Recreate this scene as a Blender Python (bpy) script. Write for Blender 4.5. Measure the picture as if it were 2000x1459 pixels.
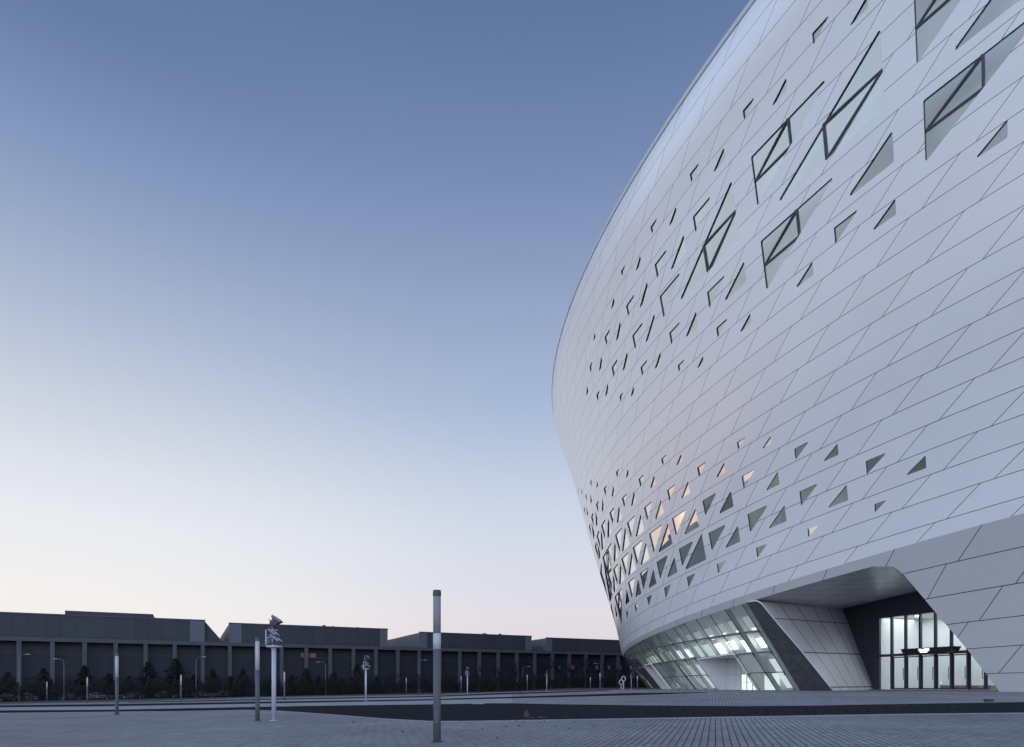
import bpy, bmesh, math, random
import numpy as np
from mathutils import Vector, Matrix
from mathutils.geometry import delaunay_2d_cdt
R = math.radians
for o in list(bpy.data.objects): bpy.data.objects.remove(o)
SC = bpy.context.scene; COL = SC.collection
# ------------------------------------------------------------------ camera
EYE = 1.3
cam_d = bpy.data.cameras.new("camera"); cam = bpy.data.objects.new("camera", cam_d); COL.objects.link(cam)
cam.location = (0, 0, EYE); cam.rotation_euler = (R(90), 0, 0)
cam_d.sensor_fit = 'HORIZONTAL'; cam_d.sensor_width = 36; cam_d.lens = 23.4
cam_d.shift_y = 0.30525; cam_d.clip_end = 4000; cam_d.clip_start = 0.1
SC.camera = cam
SC.view_settings.view_transform = 'Standard'; SC.view_settings.look = 'None'
SC.view_settings.exposure = 0.0; SC.view_settings.gamma = 1.0; SC.view_settings.use_curve_mapping = False
SC.cycles.max_bounces = 8; SC.cycles.transparent_max_bounces = 16
try: SC.cycles.use_denoising = True
except Exception: pass
# ------------------------------------------------------------------ dusk sky: Nishita plus the after-glow gradient
SUN_AZ = -62.0      # degrees from +Y towards -X
world = bpy.data.worlds.new("World"); SC.world = world; world.use_nodes = True
nt = world.node_tree; nt.nodes.clear()
def N(tree, typ, **kw):
    n = tree.nodes.new(typ)
    for k, v in kw.items(): setattr(n, k, v)
    return n
def ramp(tree, stops, interp='LINEAR'):
    n = N(tree, 'ShaderNodeValToRGB'); cr = n.color_ramp; cr.interpolation = interp
    while len(cr.elements) > 1: cr.elements.remove(cr.elements[0])
    cr.elements[0].position = stops[0][0]; cr.elements[0].color = (*stops[0][1], 1)
    for p, c in stops[1:]:
        e = cr.elements.new(p); e.color = (*c, 1)
    return n
def srgb(r, g, b):
    f = lambda c: (c/255/12.92) if c/255 <= .04045 else ((c/255+.055)/1.055)**2.4
    return (f(r), f(g), f(b))
wout = N(nt, 'ShaderNodeOutputWorld'); bg = N(nt, 'ShaderNodeBackground')
tc = N(nt, 'ShaderNodeTexCoord'); sep = N(nt, 'ShaderNodeSeparateXYZ'); nt.links.new(tc.outputs['Generated'], sep.inputs[0])
# elevation as sine of altitude, 0..1
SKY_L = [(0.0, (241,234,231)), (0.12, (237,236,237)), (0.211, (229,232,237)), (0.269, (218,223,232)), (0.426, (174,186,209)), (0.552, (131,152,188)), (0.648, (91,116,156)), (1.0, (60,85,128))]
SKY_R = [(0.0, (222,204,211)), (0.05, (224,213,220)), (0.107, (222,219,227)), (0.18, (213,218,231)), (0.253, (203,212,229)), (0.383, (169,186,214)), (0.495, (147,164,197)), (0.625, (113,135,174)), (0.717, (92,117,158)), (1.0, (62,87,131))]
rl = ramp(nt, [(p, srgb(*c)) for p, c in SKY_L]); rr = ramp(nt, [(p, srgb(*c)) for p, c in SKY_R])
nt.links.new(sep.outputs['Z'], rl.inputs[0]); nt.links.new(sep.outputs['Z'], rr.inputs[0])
dotv = N(nt, 'ShaderNodeVectorMath', operation='DOT_PRODUCT'); nt.links.new(tc.outputs['Generated'], dotv.inputs[0])
dotv.inputs[1].default_value = (math.sin(R(SUN_AZ)), math.cos(R(SUN_AZ)), 0)
mr = N(nt, 'ShaderNodeMapRange', interpolation_type='SMOOTHSTEP'); nt.links.new(dotv.outputs['Value'], mr.inputs[0])
mr.inputs[1].default_value = 0.42; mr.inputs[2].default_value = 0.88
mx = N(nt, 'ShaderNodeMix', data_type='RGBA'); nt.links.new(mr.outputs[0], mx.inputs[0]); nt.links.new(rr.outputs[0], mx.inputs[6]); nt.links.new(rl.outputs[0], mx.inputs[7])
# peach after-glow low over the place where the sun went down
gl = ramp(nt, [(0.0, (1, 1, 1)), (0.07, (.85, .85, .85)), (0.14, (.35, .35, .35)), (0.26, (0, 0, 0))])
nt.links.new(sep.outputs['Z'], gl.inputs[0])
mg = N(nt, 'ShaderNodeMapRange', interpolation_type='SMOOTHSTEP'); nt.links.new(dotv.outputs['Value'], mg.inputs[0]); mg.inputs[1].default_value = 0.905; mg.inputs[2].default_value = .99
gm = N(nt, 'ShaderNodeMix', data_type='RGBA', blend_type='MIX'); gf = N(nt, 'ShaderNodeMath', operation='MULTIPLY'); nt.links.new(mg.outputs[0], gf.inputs[0]); nt.links.new(gl.outputs[0], gf.inputs[1]); nt.links.new(gf.outputs[0], gm.inputs[0]); nt.links.new(mx.outputs[2], gm.inputs[6]);gm.inputs[7].default_value = (1.15, .80, .63, 1)
sky = N(nt, 'ShaderNodeTexSky', sky_type='NISHITA'); sky.sun_disc = False; sky.sun_elevation = R(1.0); sky.sun_rotation = R(SUN_AZ)
sm = N(nt, 'ShaderNodeMix', data_type='RGBA', blend_type='ADD'); sm.inputs[0].default_value = 0.015
nt.links.new(gm.outputs[2], sm.inputs[6]); nt.links.new(sky.outputs[0], sm.inputs[7])
# unseen sky to the west and behind, boosted to brighten the theatre shell
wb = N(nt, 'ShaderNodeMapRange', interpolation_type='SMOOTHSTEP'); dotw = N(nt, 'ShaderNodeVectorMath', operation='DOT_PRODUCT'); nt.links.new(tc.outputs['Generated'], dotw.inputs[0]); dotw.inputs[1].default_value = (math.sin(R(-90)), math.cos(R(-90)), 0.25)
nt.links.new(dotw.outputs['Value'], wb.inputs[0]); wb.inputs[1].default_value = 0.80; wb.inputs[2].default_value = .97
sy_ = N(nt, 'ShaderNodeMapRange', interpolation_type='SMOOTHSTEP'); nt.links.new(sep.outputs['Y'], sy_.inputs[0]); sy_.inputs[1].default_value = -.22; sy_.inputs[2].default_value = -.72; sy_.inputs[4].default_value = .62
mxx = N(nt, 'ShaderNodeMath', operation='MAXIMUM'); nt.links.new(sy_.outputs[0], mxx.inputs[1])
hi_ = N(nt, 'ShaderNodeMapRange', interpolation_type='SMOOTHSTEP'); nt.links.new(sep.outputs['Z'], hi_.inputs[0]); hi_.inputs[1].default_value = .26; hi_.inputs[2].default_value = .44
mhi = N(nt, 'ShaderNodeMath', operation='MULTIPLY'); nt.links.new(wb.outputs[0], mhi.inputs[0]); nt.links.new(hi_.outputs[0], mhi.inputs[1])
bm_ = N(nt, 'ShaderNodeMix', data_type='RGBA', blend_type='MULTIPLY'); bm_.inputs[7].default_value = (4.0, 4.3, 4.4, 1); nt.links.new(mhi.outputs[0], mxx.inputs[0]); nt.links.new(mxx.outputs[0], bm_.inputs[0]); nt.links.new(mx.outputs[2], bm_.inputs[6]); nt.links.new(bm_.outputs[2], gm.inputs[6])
# below the horizon: plain dusk ground tone
lt = N(nt, 'ShaderNodeMath', operation='LESS_THAN'); nt.links.new(sep.outputs['Z'], lt.inputs[0]); lt.inputs[1].default_value = -0.01
mm = N(nt, 'ShaderNodeMix', data_type='RGBA'); nt.links.new(lt.outputs[0], mm.inputs[0]); nt.links.new(sm.outputs[2], mm.inputs[6]); mm.inputs[7].default_value = (.06, .065, .08, 1)
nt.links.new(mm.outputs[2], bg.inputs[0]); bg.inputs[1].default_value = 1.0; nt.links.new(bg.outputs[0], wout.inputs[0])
# the last weak light from the glow in the west
sd = bpy.data.lights.new("sun", 'SUN'); sd.energy = 0.10; sd.angle = R(80); sd.color = (1.0, .80, .66)
so = bpy.data.objects.new("sun", sd); COL.objects.link(so)
v = Vector((math.sin(R(SUN_AZ))*math.cos(R(6)), math.cos(R(SUN_AZ))*math.cos(R(6)), math.sin(R(6))))
so.rotation_euler = v.to_track_quat('Z', 'Y').to_euler(); so.location = (-60, 20, 30)

# ------------------------------------------------------------------ helpers
def mat(name, base=(.5, .5, .5), rough=.6, metal=0., spec=.5, noise=None, bump=None, emit=None, es=0.):
    m = bpy.data.materials.new(name); m.use_nodes = True; t = m.node_tree; p = t.nodes['Principled BSDF']
    p.inputs['Base Color'].default_value = (*base, 1); p.inputs['Roughness'].default_value = rough
    p.inputs['Metallic'].default_value = metal; p.inputs['Specular IOR Level'].default_value = spec
    if noise or bump:
        c = N(t, 'ShaderNodeTexCoord')
    if noise:   # (scale, amount[, detail])
        nz = N(t, 'ShaderNodeTexNoise'); nz.inputs['Scale'].default_value = noise[0]; nz.inputs['Detail'].default_value = noise[2] if len(noise) > 2 else 5
        t.links.new(c.outputs['Object'], nz.inputs['Vector'])
        a = noise[1]; r = ramp(t, [(.25, tuple(max(x*(1-a), 0) for x in base)), (.75, tuple(min(x*(1+a), 1) for x in base))])
        t.links.new(nz.outputs[0], r.inputs[0]); t.links.new(r.outputs[0], p.inputs['Base Color'])
    if bump:    # (scale, strength)
        nb = N(t, 'ShaderNodeTexNoise'); nb.inputs['Scale'].default_value = bump[0]; nb.inputs['Detail'].default_value = 4
        t.links.new(c.outputs['Object'], nb.inputs['Vector']); b = N(t, 'ShaderNodeBump'); b.inputs['Strength'].default_value = bump[1]; b.inputs['Distance'].default_value = .02
        t.links.new(nb.outputs[0], b.inputs['Height']); t.links.new(b.outputs[0], p.inputs['Normal'])
    if emit:
        p.inputs['Emission Color'].default_value = (*emit, 1); p.inputs['Emission Strength'].default_value = es
    return m
def glass(name, tint, refl, rough=.015, gcol=(.9, .93, .95), top=.9):
    m = bpy.data.materials.new(name); m.use_nodes = True; t = m.node_tree; t.nodes.clear()
    o = N(t, 'ShaderNodeOutputMaterial'); tr = N(t, 'ShaderNodeBsdfTransparent'); tr.inputs[0].default_value = (*tint, 1)
    g = N(t, 'ShaderNodeBsdfGlossy'); g.inputs[0].default_value = (*gcol, 1); g.inputs['Roughness'].default_value = rough
    fr = N(t, 'ShaderNodeLayerWeight'); fr.inputs['Blend'].default_value = .5
    mr_ = N(t, 'ShaderNodeMapRange'); t.links.new(fr.outputs['Facing'], mr_.inputs[0]); mr_.inputs[1].default_value = .12; mr_.inputs[2].default_value = .74; mr_.inputs[3].default_value = refl; mr_.inputs[4].default_value = top
    mi = N(t, 'ShaderNodeMixShader'); t.links.new(mr_.outputs[0], mi.inputs[0]); t.links.new(tr.outputs[0], mi.inputs[1]); t.links.new(g.outputs[0], mi.inputs[2])
    t.links.new(mi.outputs[0], o.inputs[0]); return m
def meshobj(name, verts, faces, m, parent=None, smooth=False):
    me = bpy.data.meshes.new(name); me.from_pydata([tuple(map(float, v)) for v in verts], [], faces)
    for x in (m if isinstance(m, (list, tuple)) else [m]): me.materials.append(x)
    if smooth: me.polygons.foreach_set('use_smooth', [True]*len(me.polygons))
    me.update(); o = bpy.data.objects.new(name, me); COL.objects.link(o)
    if parent is not None: o.parent = parent
    return o
class MB:
    def __init__(s): s.v = []; s.f = []
    def add(s, v, f):
        b = len(s.v); s.v += [tuple(x) for x in v]; s.f += [tuple(i+b for i in q) for q in f]
    def hexa(s, p):   # 8 points: bottom ring 0-3, top ring 4-7
        s.add(p, [(3,2,1,0), (4,5,6,7), (0,1,5,4), (1,2,6,5), (2,3,7,6), (3,0,4,7)])
    def box(s, x0, x1, y0, y1, z0, z1):
        s.hexa([(x0,y0,z0),(x1,y0,z0),(x1,y1,z0),(x0,y1,z0),(x0,y0,z1),(x1,y0,z1),(x1,y1,z1),(x0,y1,z1)])
    def bar(s, a, b, w, d, up=(0, 0, 1)):   # rectangular bar a->b, width w along side, depth d along up
        a = Vector(a); b = Vector(b); ax = (b-a).normalized(); up = Vector(up); sd_ = ax.cross(up)
        if sd_.length < 1e-5: sd_ = ax.cross(Vector((1, 0, 0)))
        sd_.normalize(); u = sd_.cross(ax).normalized(); sd_ *= w/2; u = u*d/2
        s.hexa([a-sd_-u, a+sd_-u, a+sd_+u, a-sd_+u, b-sd_-u, b+sd_-u, b+sd_+u, b-sd_+u])
    def tube(s, pts, rad, n=10, cap=True):
        pts = [Vector(p) for p in pts]; rad = rad if isinstance(rad, (list, tuple)) else [rad]*len(pts); rings = []
        for i, p in enumerate(pts):
            ax = (pts[min(i+1, len(pts)-1)]-pts[max(i-1, 0)]).normalized(); r = Vector((1, 0, 0)) if abs(ax.x) < .9 else Vector((0, 1, 0))
            a = ax.cross(r).normalized(); b = ax.cross(a)
            rings.append([p+(a*math.cos(2*math.pi*k/n)+b*math.sin(2*math.pi*k/n))*rad[i] for k in range(n)])
        b0 = len(s.v)
        for q in rings: s.v += [tuple(x) for x in q]
        for i in range(len(pts)-1):
            for k in range(n):
                a = b0+i*n+k; c = b0+i*n+(k+1) % n; s.f.append((a, c, c+n, a+n))
        if cap: s.f.append(tuple(range(b0+n-1, b0-1, -1))); s.f.append(tuple(b0+(len(pts)-1)*n+k for k in range(n)))
    def build(s, name, m, parent=None, smooth=False): return meshobj(name, s.v, s.f, m, parent, smooth)
def fixn(o, ang=None):
    bm = bmesh.new(); bm.from_mesh(o.data); bmesh.ops.recalc_face_normals(bm, faces=bm.faces); bm.to_mesh(o.data); bm.free(); return o
def bevel(o, w=.02, seg=2):
    bm = bmesh.new(); bm.from_mesh(o.data); bmesh.ops.recalc_face_normals(bm, faces=bm.faces)
    bmesh.ops.bevel(bm, geom=list(bm.edges), offset=w, segments=seg, affect='EDGES', clamp_overlap=True); bm.to_mesh(o.data); bm.free(); return o
def empty(name, loc=(0, 0, 0), rz=0.):
    o = bpy.data.objects.new(name, None); o.location = loc; o.rotation_euler = (0, 0, rz); o.empty_display_size = .3; COL.objects.link(o); return o
def tag(o, label=None, cat=None, group=None, kind=None):
    for k, v in (('label', label), ('category', cat), ('group', group), ('kind', kind)):
        if v: o[k] = v
    return o
def copy_tree(o, parent=None):
    c = o.copy(); COL.objects.link(c)
    if parent is not None: c.parent = parent
    for ch in [x for x in bpy.data.objects if x.parent == o]: copy_tree(ch, c)
    return c
rng = random.Random(7); nrng = np.random.default_rng(5)

# ------------------------------------------------------------------ ground level: a tilted plaza that rises to the building's platform
ZB = .82
def sst(a, b, x):
    t = np.clip((np.asarray(x, float)-a)/(b-a), 0, 1); return t*t*(3-2*t)
def G(x, y):
    base = .016*np.asarray(x, float); w = sst(-2, 20, x)*sst(12, 45, y)
    return base*(1-w)+ZB*w
def ground_at(px, py):     # point of the ground seen along a direction given as (right, up) slopes from the eye
    a = (px-1000)/1300; b = (1340-py)/1300
    lo, hi = 3., 900.
    ys = np.linspace(3, 600, 6000); f = EYE+b*ys-G(a*ys, ys)
    i = np.argmax(f < 0) if (f < 0).any() else len(ys)-1
    y = ys[i] if i == 0 else ys[i-1]+(ys[i]-ys[i-1])*f[i-1]/(f[i-1]-f[i]+1e-9)
    return (a*y, y)
def col_pt(px, Y): return ((px-1000)/1300*Y, Y)
# ------------------------------------------------------------------ theatre shell: one egg-like surface, (u, v) = metres round the plan, panel row
PCX, PCY, PA, PB, PHI, PN, PZC, PS, PTX, PTY, PBB = 69.73009, 74.95880, 61.06826, 75.24365, .3586063, 2.035703, 13.855153, 1.4770114, 5.458728, -3.441282, 1.948645
PK = [7.46574, 6.085664, 4.049138, 2.122818, .09343, -.007777, 11.3175, 26.224478]; ZN = np.linspace(8, 72, 8); Q = 1.25
def _spl_setup(y):
    n = len(ZN); h = ZN[1]-ZN[0]; A = np.zeros((n, n)); r = np.zeros(n); A[0, 0] = A[-1, -1] = 1
    for i in range(1, n-1): A[i, i-1:i+2] = [1, 4, 1]; r[i] = 6*(y[i-1]-2*y[i]+y[i+1])/h**2
    return np.linalg.solve(A, r)
_M = _spl_setup(PK); _K = np.array(PK)
def prof(zq):
    zq = np.asarray(zq, float); h = ZN[1]-ZN[0]; i = np.clip(((zq-ZN[0])/h).astype(int), 0, len(ZN)-2)
    a = (zq-ZN[i])/h; b = 1-a
    return b*_K[i]+a*_K[i+1]+h*h/6*((b**3-b)*_M[i]+(a**3-a)*_M[i+1])
def plan(th, d):
    ct, st = np.cos(th), np.sin(th); a = PA-d; b = PB-PBB*d
    u = a*np.sign(ct)*np.abs(ct)**(2/PN); w = b*np.sign(st)*np.abs(st)**(2/PN)
    return PCX+math.cos(PHI)*u-math.sin(PHI)*w, PCY+math.sin(PHI)*u+math.cos(PHI)*w
_th = np.linspace(-math.pi, math.pi, 7201); _x, _y = plan(_th, 0)
_SL = np.concatenate([[0], np.cumsum(np.hypot(np.diff(_x), np.diff(_y)))]); PERI = float(_SL[-1])
def u2th(u): return np.interp(np.mod(np.asarray(u, float), PERI), _SL, _th)
_z = np.linspace(2, 90, 900); _L = np.concatenate([[0], np.cumsum(np.hypot(np.diff(_z), np.diff(-prof(_z))))]); _L -= np.interp(PZC, _z, _L)
def shell(u, v):
    u = np.atleast_1d(np.asarray(u, float)); v = np.broadcast_to(np.asarray(v, float), u.shape)
    zp = np.interp(v*PS, _L, _z); x, y = plan(u2th(u), prof(zp)); z = zp+PTX*(x-PCX)/50+PTY*(y-PCY)/50
    X = np.stack([x, y, z], 1); O = np.array([0, 0, EYE]); return (X-O)*Q+O
def shell_n(u, v):
    u = np.atleast_1d(np.asarray(u, float)); v = np.broadcast_to(np.asarray(v, float), u.shape); e = .06
    du = shell(u+e, v)-shell(u-e, v); dv = shell(u, v+e)-shell(u, v-e); n = np.cross(du, dv); return n/np.linalg.norm(n, axis=1)[:, None]
V0, V1 = -.62, 25.1
def wlin(u):
    u = np.asarray(u, float); c = np.clip(u, -58, 58); g = .178016-2*.00024005*c-3*2.94972e-6*c*c
    return 1.08909+.178016*c-.00024005*c*c-2.94972e-6*c**3+g*(u-c)
WIN=[('A',-18.638,-17.534,10.971,11.378),('B',-16.318,-15.34,10.344,10.757),('A',-13.353,-12.023,8.949,9.502),('B',-11.361,-9.97,8.361,8.911),('A',-29.118,-28.081,12.898,13.316),('B',-26.82,-25.826,12.191,12.612),('A',-23.934,-22.58,10.837,11.399),('B',-21.863,-20.494,10.221,10.803),('A',-18.738,-17.082,8.705,9.399),('B',-16.798,-15.148,8.359,9.06),('A',-40.07,-39.147,14.942,15.3),('B',-37.127,-36.039,14.131,14.552),('A',-34.29,-33.131,12.818,13.311),('B',-32.028,-30.741,12.067,12.614),('A',-29.058,-27.357,10.594,11.301),('B',-27.195,-25.457,10.228,10.967),('A',-24.059,-21.856,8.54,9.444),('B',-22.462,-20.28,8.251,9.155),('A',-39.274,-37.701,12.52,13.188),('B',-37.469,-35.869,12.087,12.767),('A',-34.225,-32.071,10.429,11.302),('B',-32.529,-30.386,10.065,10.976),('A',-29.339,-26.531,8.35,9.486),('B',-27.999,-25.26,8.102,9.248),('A',-38.903,-36.741,10.399,11.317),('B',-37.785,-35.156,9.885,11.002),('A',-34.067,-31.185,8.267,9.492),('B',-33.411,-30.266,7.996,9.29),('A',-13.672,-11.561,6.645,7.542),('B',-11.918,-9.75,6.334,7.235),('A',-19.103,-16.282,6.461,7.589),('B',-17.74,-14.95,6.219,7.339),('A',-24.323,-21.017,6.302,7.636),('B',-23.374,-20.126,6.12,7.449),('A',-34.4,-26.8,4.543,7.484),('B',-28.256,-25.321,6.089,7.276),('B',-33.653,-30.642,4.174,5.403),('A',-29.724,-26.435,4.349,5.664),('B',-28.762,-25.5,4.189,5.475),('A',-24.426,-21.084,4.4,5.7),('B',-23.453,-20.191,4.191,5.479),('A',-19.39,-16.09,4.418,5.708),('B',-18.401,-15.409,4.214,5.368),('A',-19.2,-16.184,2.492,3.7),('B',-17.603,-15.11,2.362,3.375),('A',-24.32,-21.185,2.484,3.729),('B',-22.806,-20.295,2.341,3.408),('A',-33.935,-27.795,1.283,3.761),('B',-28.088,-25.65,2.393,3.378),('A',-23.835,-22.378,1.247,1.834),('A',-28.861,-27.399,1.253,1.834),('A',-44.211,-36.799,4.473,7.444),('B',-41.504,-34.691,4.198,7.093),('A',-38.758,-35.529,7.913,9.285),('B',-37.913,-35.03,7.934,9.056),('A',-44.5,-39.3,1.9,3.9),('B',-38.18,-35.578,2.336,3.399),('A',-2.537,-1.083,6.975,7.512),('B',-0.217,1.183,6.342,6.867),('A',3.196,4.281,7.071,7.451),('B',5.864,6.901,6.412,6.782),('A',-7.943,-6.846,9.052,9.471),('B',-5.684,-4.567,8.436,8.858),('A',-8.162,-6.435,6.794,7.473),('B',-6.045,-4.392,6.436,7.13),('A',3.058,4.719,5.002,5.647),('B',5.551,7.105,4.318,4.935),('A',-2.744,-0.514,4.716,5.567),('B',-0.764,1.37,4.377,5.219),('A',-8.427,-5.554,4.567,5.671),('B',-6.929,-4.105,4.303,5.394),('A',-14.01,-10.577,4.406,5.739),('B',-12.896,-9.493,4.208,5.559),('A',-2.756,-0.023,2.601,3.632),('B',-0.739,1.498,2.369,3.237),('A',-8.403,-5.495,2.56,3.657),('B',-7.971,-3.976,2.255,3.781),('A',-13.842,-10.885,2.529,3.691),('B',-12.173,-9.687,2.343,3.335),('A',3.444,4.881,1.143,1.656),('A',-2.338,-0.814,1.134,1.696),('A',-7.925,-6.219,1.097,1.738),('A',-13.361,-11.54,1.082,1.8),('A',-18.666,-16.991,1.177,1.807),('A',9.08,10.5,5.096,5.59),('B',11.555,12.915,4.388,4.877),('A',15.088,16.685,3.024,3.579),('B',17.96,19.386,2.329,2.825),('A',9.045,10.856,2.841,3.513),('B',11.518,13.335,2.218,2.901),('A',3.014,5.582,2.628,3.577),('B',5.242,7.317,2.396,3.179),('A',15.508,16.435,1.251,1.597),('A',9.409,10.598,1.197,1.611),('A',-2.617,-1.597,21.164,21.53),('B',-0.494,0.726,20.482,20.922),('B',-5.923,-4.83,20.529,20.937),('A',-3.148,-1.263,18.874,19.616),('B',-1.345,0.961,18.438,19.308),('A',-3.304,-0.128,16.627,17.837),('B',-0.701,6.468,16.565,19.169),('A',2.35,4.452,18.822,19.587),('A',2.851,3.972,21.098,21.488),('B',5.046,6.353,20.39,20.872),('B',4.186,6.688,14.442,15.372),('A',2.562,4.677,14.791,15.583),('A',-8.599,-6.877,18.926,19.564),('B',-6.543,-4.705,18.545,19.307),('A',-13.851,-12.374,19.144,19.699),('B',-11.847,-10.272,18.583,19.252),('A',-8.635,-6.43,16.781,17.649),('B',-6.764,-4.593,16.447,17.344),('A',-2.908,-1.233,14.901,15.553),('B',-0.867,0.897,14.51,15.224),('A',2.963,4.337,13.091,13.569),('B',5.355,6.618,12.452,12.913),('B',-16.42,-15.695,20.533,20.826),('B',-11.299,-10.305,20.528,20.885),('A',-19.089,-18.014,19.177,19.634),('B',-17.005,-15.669,18.459,19.027),('A',-13.885,-12.295,16.888,17.564),('B',-11.843,-10.223,16.526,17.214),('A',-8.313,-6.901,14.953,15.481),('B',-6.08,-4.731,14.553,15.099),('A',-2.542,-1.502,13.155,13.522),('B',-0.088,0.88,12.491,12.83),('B',-22.219,-21.185,18.491,18.93),('A',-19.132,-18.001,17,17.45),('B',-16.927,-15.674,16.538,17.071),('A',-13.531,-12.599,15.033,15.39),('B',-11.251,-10.325,14.575,14.964),('A',-8.021,-7.179,21.247,21.545),('A',8.445,9.517,21.016,21.389),('B',10.639,11.919,20.332,20.777),('A',8.623,14.586,17.176,19.277),('B',10.352,17.907,16.485,19.112),('A',8.527,14.534,13.391,15.535),('B',15.338,18.345,14.345,15.422),('A',14.274,16.005,13.005,13.624),('B',16.788,18.324,12.448,13.005),('B',10.915,12.429,12.442,12.982),('A',14.011,15.17,20.895,21.298),('B',16.27,17.429,20.229,20.632),('A',20,26.2,17.04,19.3),('B',21.83,28.03,16.4,18.7),('A',20.267,26.058,13.563,15.576),('B',22.786,24.359,12.466,13.013)]
def win_poly(w):
    t, u0, u1, v0, v1 = w; e = .045; cu, cv = ((2*u0+u1)/3, (2*v1+v0)/3) if t == 'A' else ((u0+2*u1)/3, (2*v0+v1)/3)
    u0, u1, v0, v1 = cu+(u0-cu)*(1+e), cu+(u1-cu)*(1+e), cv+(v0-cv)*(1+e), cv+(v1-cv)*(1+e)
    return [(u1, v1), (u0, v1), (u0, v0)] if t == 'A' else [(u1, v1), (u0, v0), (u1, v0)]
def rounded(poly, r):   # metric corners (u, v*PS) rounded with radius r
    P = [Vector((a, b*PS)) for a, b in poly]; out = []
    for i, p in enumerate(P):
        a = (P[i-1]-p); b = (P[(i+1) % len(P)]-p); la, lb = a.length, b.length; a.normalize(); b.normalize()
        ang = a.angle(b); d = min(r/math.tan(ang/2), la*.13, lb*.13); rr = d*math.tan(ang/2)
        c = p+(a+b).normalized()*(rr/math.sin(ang/2)); s0 = p+a*d-c; s1 = p+b*d-c
        n = 4
        for k in range(n+1):
            q = s0.lerp(s1, k/n).normalized()*rr+c; out.append((q.x, q.y/PS))
    return out
theatre = empty('theatre', (30, 60, ZB))
tag(theatre, 'white egg shaped theatre with panelled shell, triangular windows and a lit glazed lobby', 'theatre')
def part(o): o.parent = theatre; o.matrix_parent_inverse = theatre.matrix_basis.inverted(); return o
def panel_material():
    m = bpy.data.materials.new('white_panels'); m.use_nodes = True; t = m.node_tree; p = t.nodes['Principled BSDF']; L = t.links.new
    uv = N(t, 'ShaderNodeUVMap'); uv.uv_map = 'panel'; s = N(t, 'ShaderNodeSeparateXYZ'); L(uv.outputs[0], s.inputs[0])
    def M(op, a, b=None):
        n = N(t, 'ShaderNodeMath', operation=op)
        for i, x in enumerate((a, b)):
            if x is None: continue
            if isinstance(x, (int, float)): n.inputs[i].default_value = x
            else: L(x, n.inputs[i])
        return n.outputs[0]
    V = s.outputs['Y']; k = M('FLOOR', V); f = M('SUBTRACT', V, k)
    w = M('ADD', M('ADD', s.outputs['X'], M('MULTIPLY', M('SUBTRACT', 1., f), .365)), M('MULTIPLY', k, .510837))
    dj = M('MULTIPLY', M('ABSOLUTE', M('SUBTRACT', M('FRACT', M('ADD', w, .5)), .5)), 4.1)     # metres across the slanted joint
    dr = M('MULTIPLY', M('MINIMUM', f, M('SUBTRACT', 1., f)), PS*Q)
    d = M('MINIMUM', dj, dr)
    ln = N(t, 'ShaderNodeMapRange'); L(d, ln.inputs[0]); ln.inputs[1].default_value = .019; ln.inputs[2].default_value = .032
    cell = N(t, 'ShaderNodeCombineXYZ'); L(M('FLOOR', w), cell.inputs[0]); L(k, cell.inputs[1]); wn = N(t, 'ShaderNodeTexWhiteNoise', noise_dimensions='3D'); L(cell.outputs[0], wn.inputs[0])
    pr = ramp(t, [(0, (.725, .745, .765)), (1, (.765, .783, .80))]); L(wn.outputs[0], pr.inputs[0])
    co = N(t, 'ShaderNodeTexCoord'); nz = N(t, 'ShaderNodeTexNoise'); nz.inputs['Scale'].default_value = .35; nz.inputs['Detail'].default_value = 6; L(co.outputs['Object'], nz.inputs['Vector'])
    st = ramp(t, [(.3, (.965, .965, .965)), (.7, (1, 1, 1))]); L(nz.outputs[0], st.inputs[0])
    ml = N(t, 'ShaderNodeMix', data_type='RGBA', blend_type='MULTIPLY'); ml.inputs[0].default_value = 1; L(pr.outputs[0], ml.inputs[6]); L(st.outputs[0], ml.inputs[7])
    mi = N(t, 'ShaderNodeMix', data_type='RGBA'); L(ln.outputs[0], mi.inputs[0]); mi.inputs[6].default_value = (.040, .045, .058, 1); L(ml.outputs[2], mi.inputs[7]); L(mi.outputs[2], p.inputs['Base Color'])
    ge = N(t, 'ShaderNodeNewGeometry'); sb_ = N(t, 'ShaderNodeVectorMath', operation='SUBTRACT'); L(wn.outputs['Color'], sb_.inputs[0]); sb_.inputs[1].default_value = (.5, .5, .5)
    sc2 = N(t, 'ShaderNodeVectorMath', operation='SCALE'); L(sb_.outputs[0], sc2.inputs[0]); sc2.inputs['Scale'].default_value = .022
    ad = N(t, 'ShaderNodeVectorMath', operation='ADD'); L(ge.outputs['Normal'], ad.inputs[0]); L(sc2.outputs[0], ad.inputs[1]); nm = N(t, 'ShaderNodeVectorMath', operation='NORMALIZE'); L(ad.outputs[0], nm.inputs[0]); L(nm.outputs[0], p.inputs['Normal'])
    p.inputs['Roughness'].default_value = .30; p.inputs['Specular IOR Level'].default_value = .9
    p.inputs['Coat Weight'].default_value = .65; p.inputs['Coat Roughness'].default_value = .22; p.inputs['Coat IOR'].default_value = 1.6
    return m
M_PANEL = panel_material()
M_BLACK = mat('black_reveal', (.012, .013, .017), .5)
M_MULL = mat('dark_mullion', (.030, .032, .042), .45)
M_PANE = glass('window_glass', (.90, .94, .95), .25, gcol=(.86, .94, .96), top=.84)
M_LINER = mat('interior_lining', (.60, .62, .62), .8, noise=(.25, .3)); M_LINLIT = mat('interior_lining_lit', (.74, .80, .84), .7, noise=(.3, .16))  # upper lining paler: the brightness of lit ceilings is put into its colour
UA, UB = -76., 66.
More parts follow.
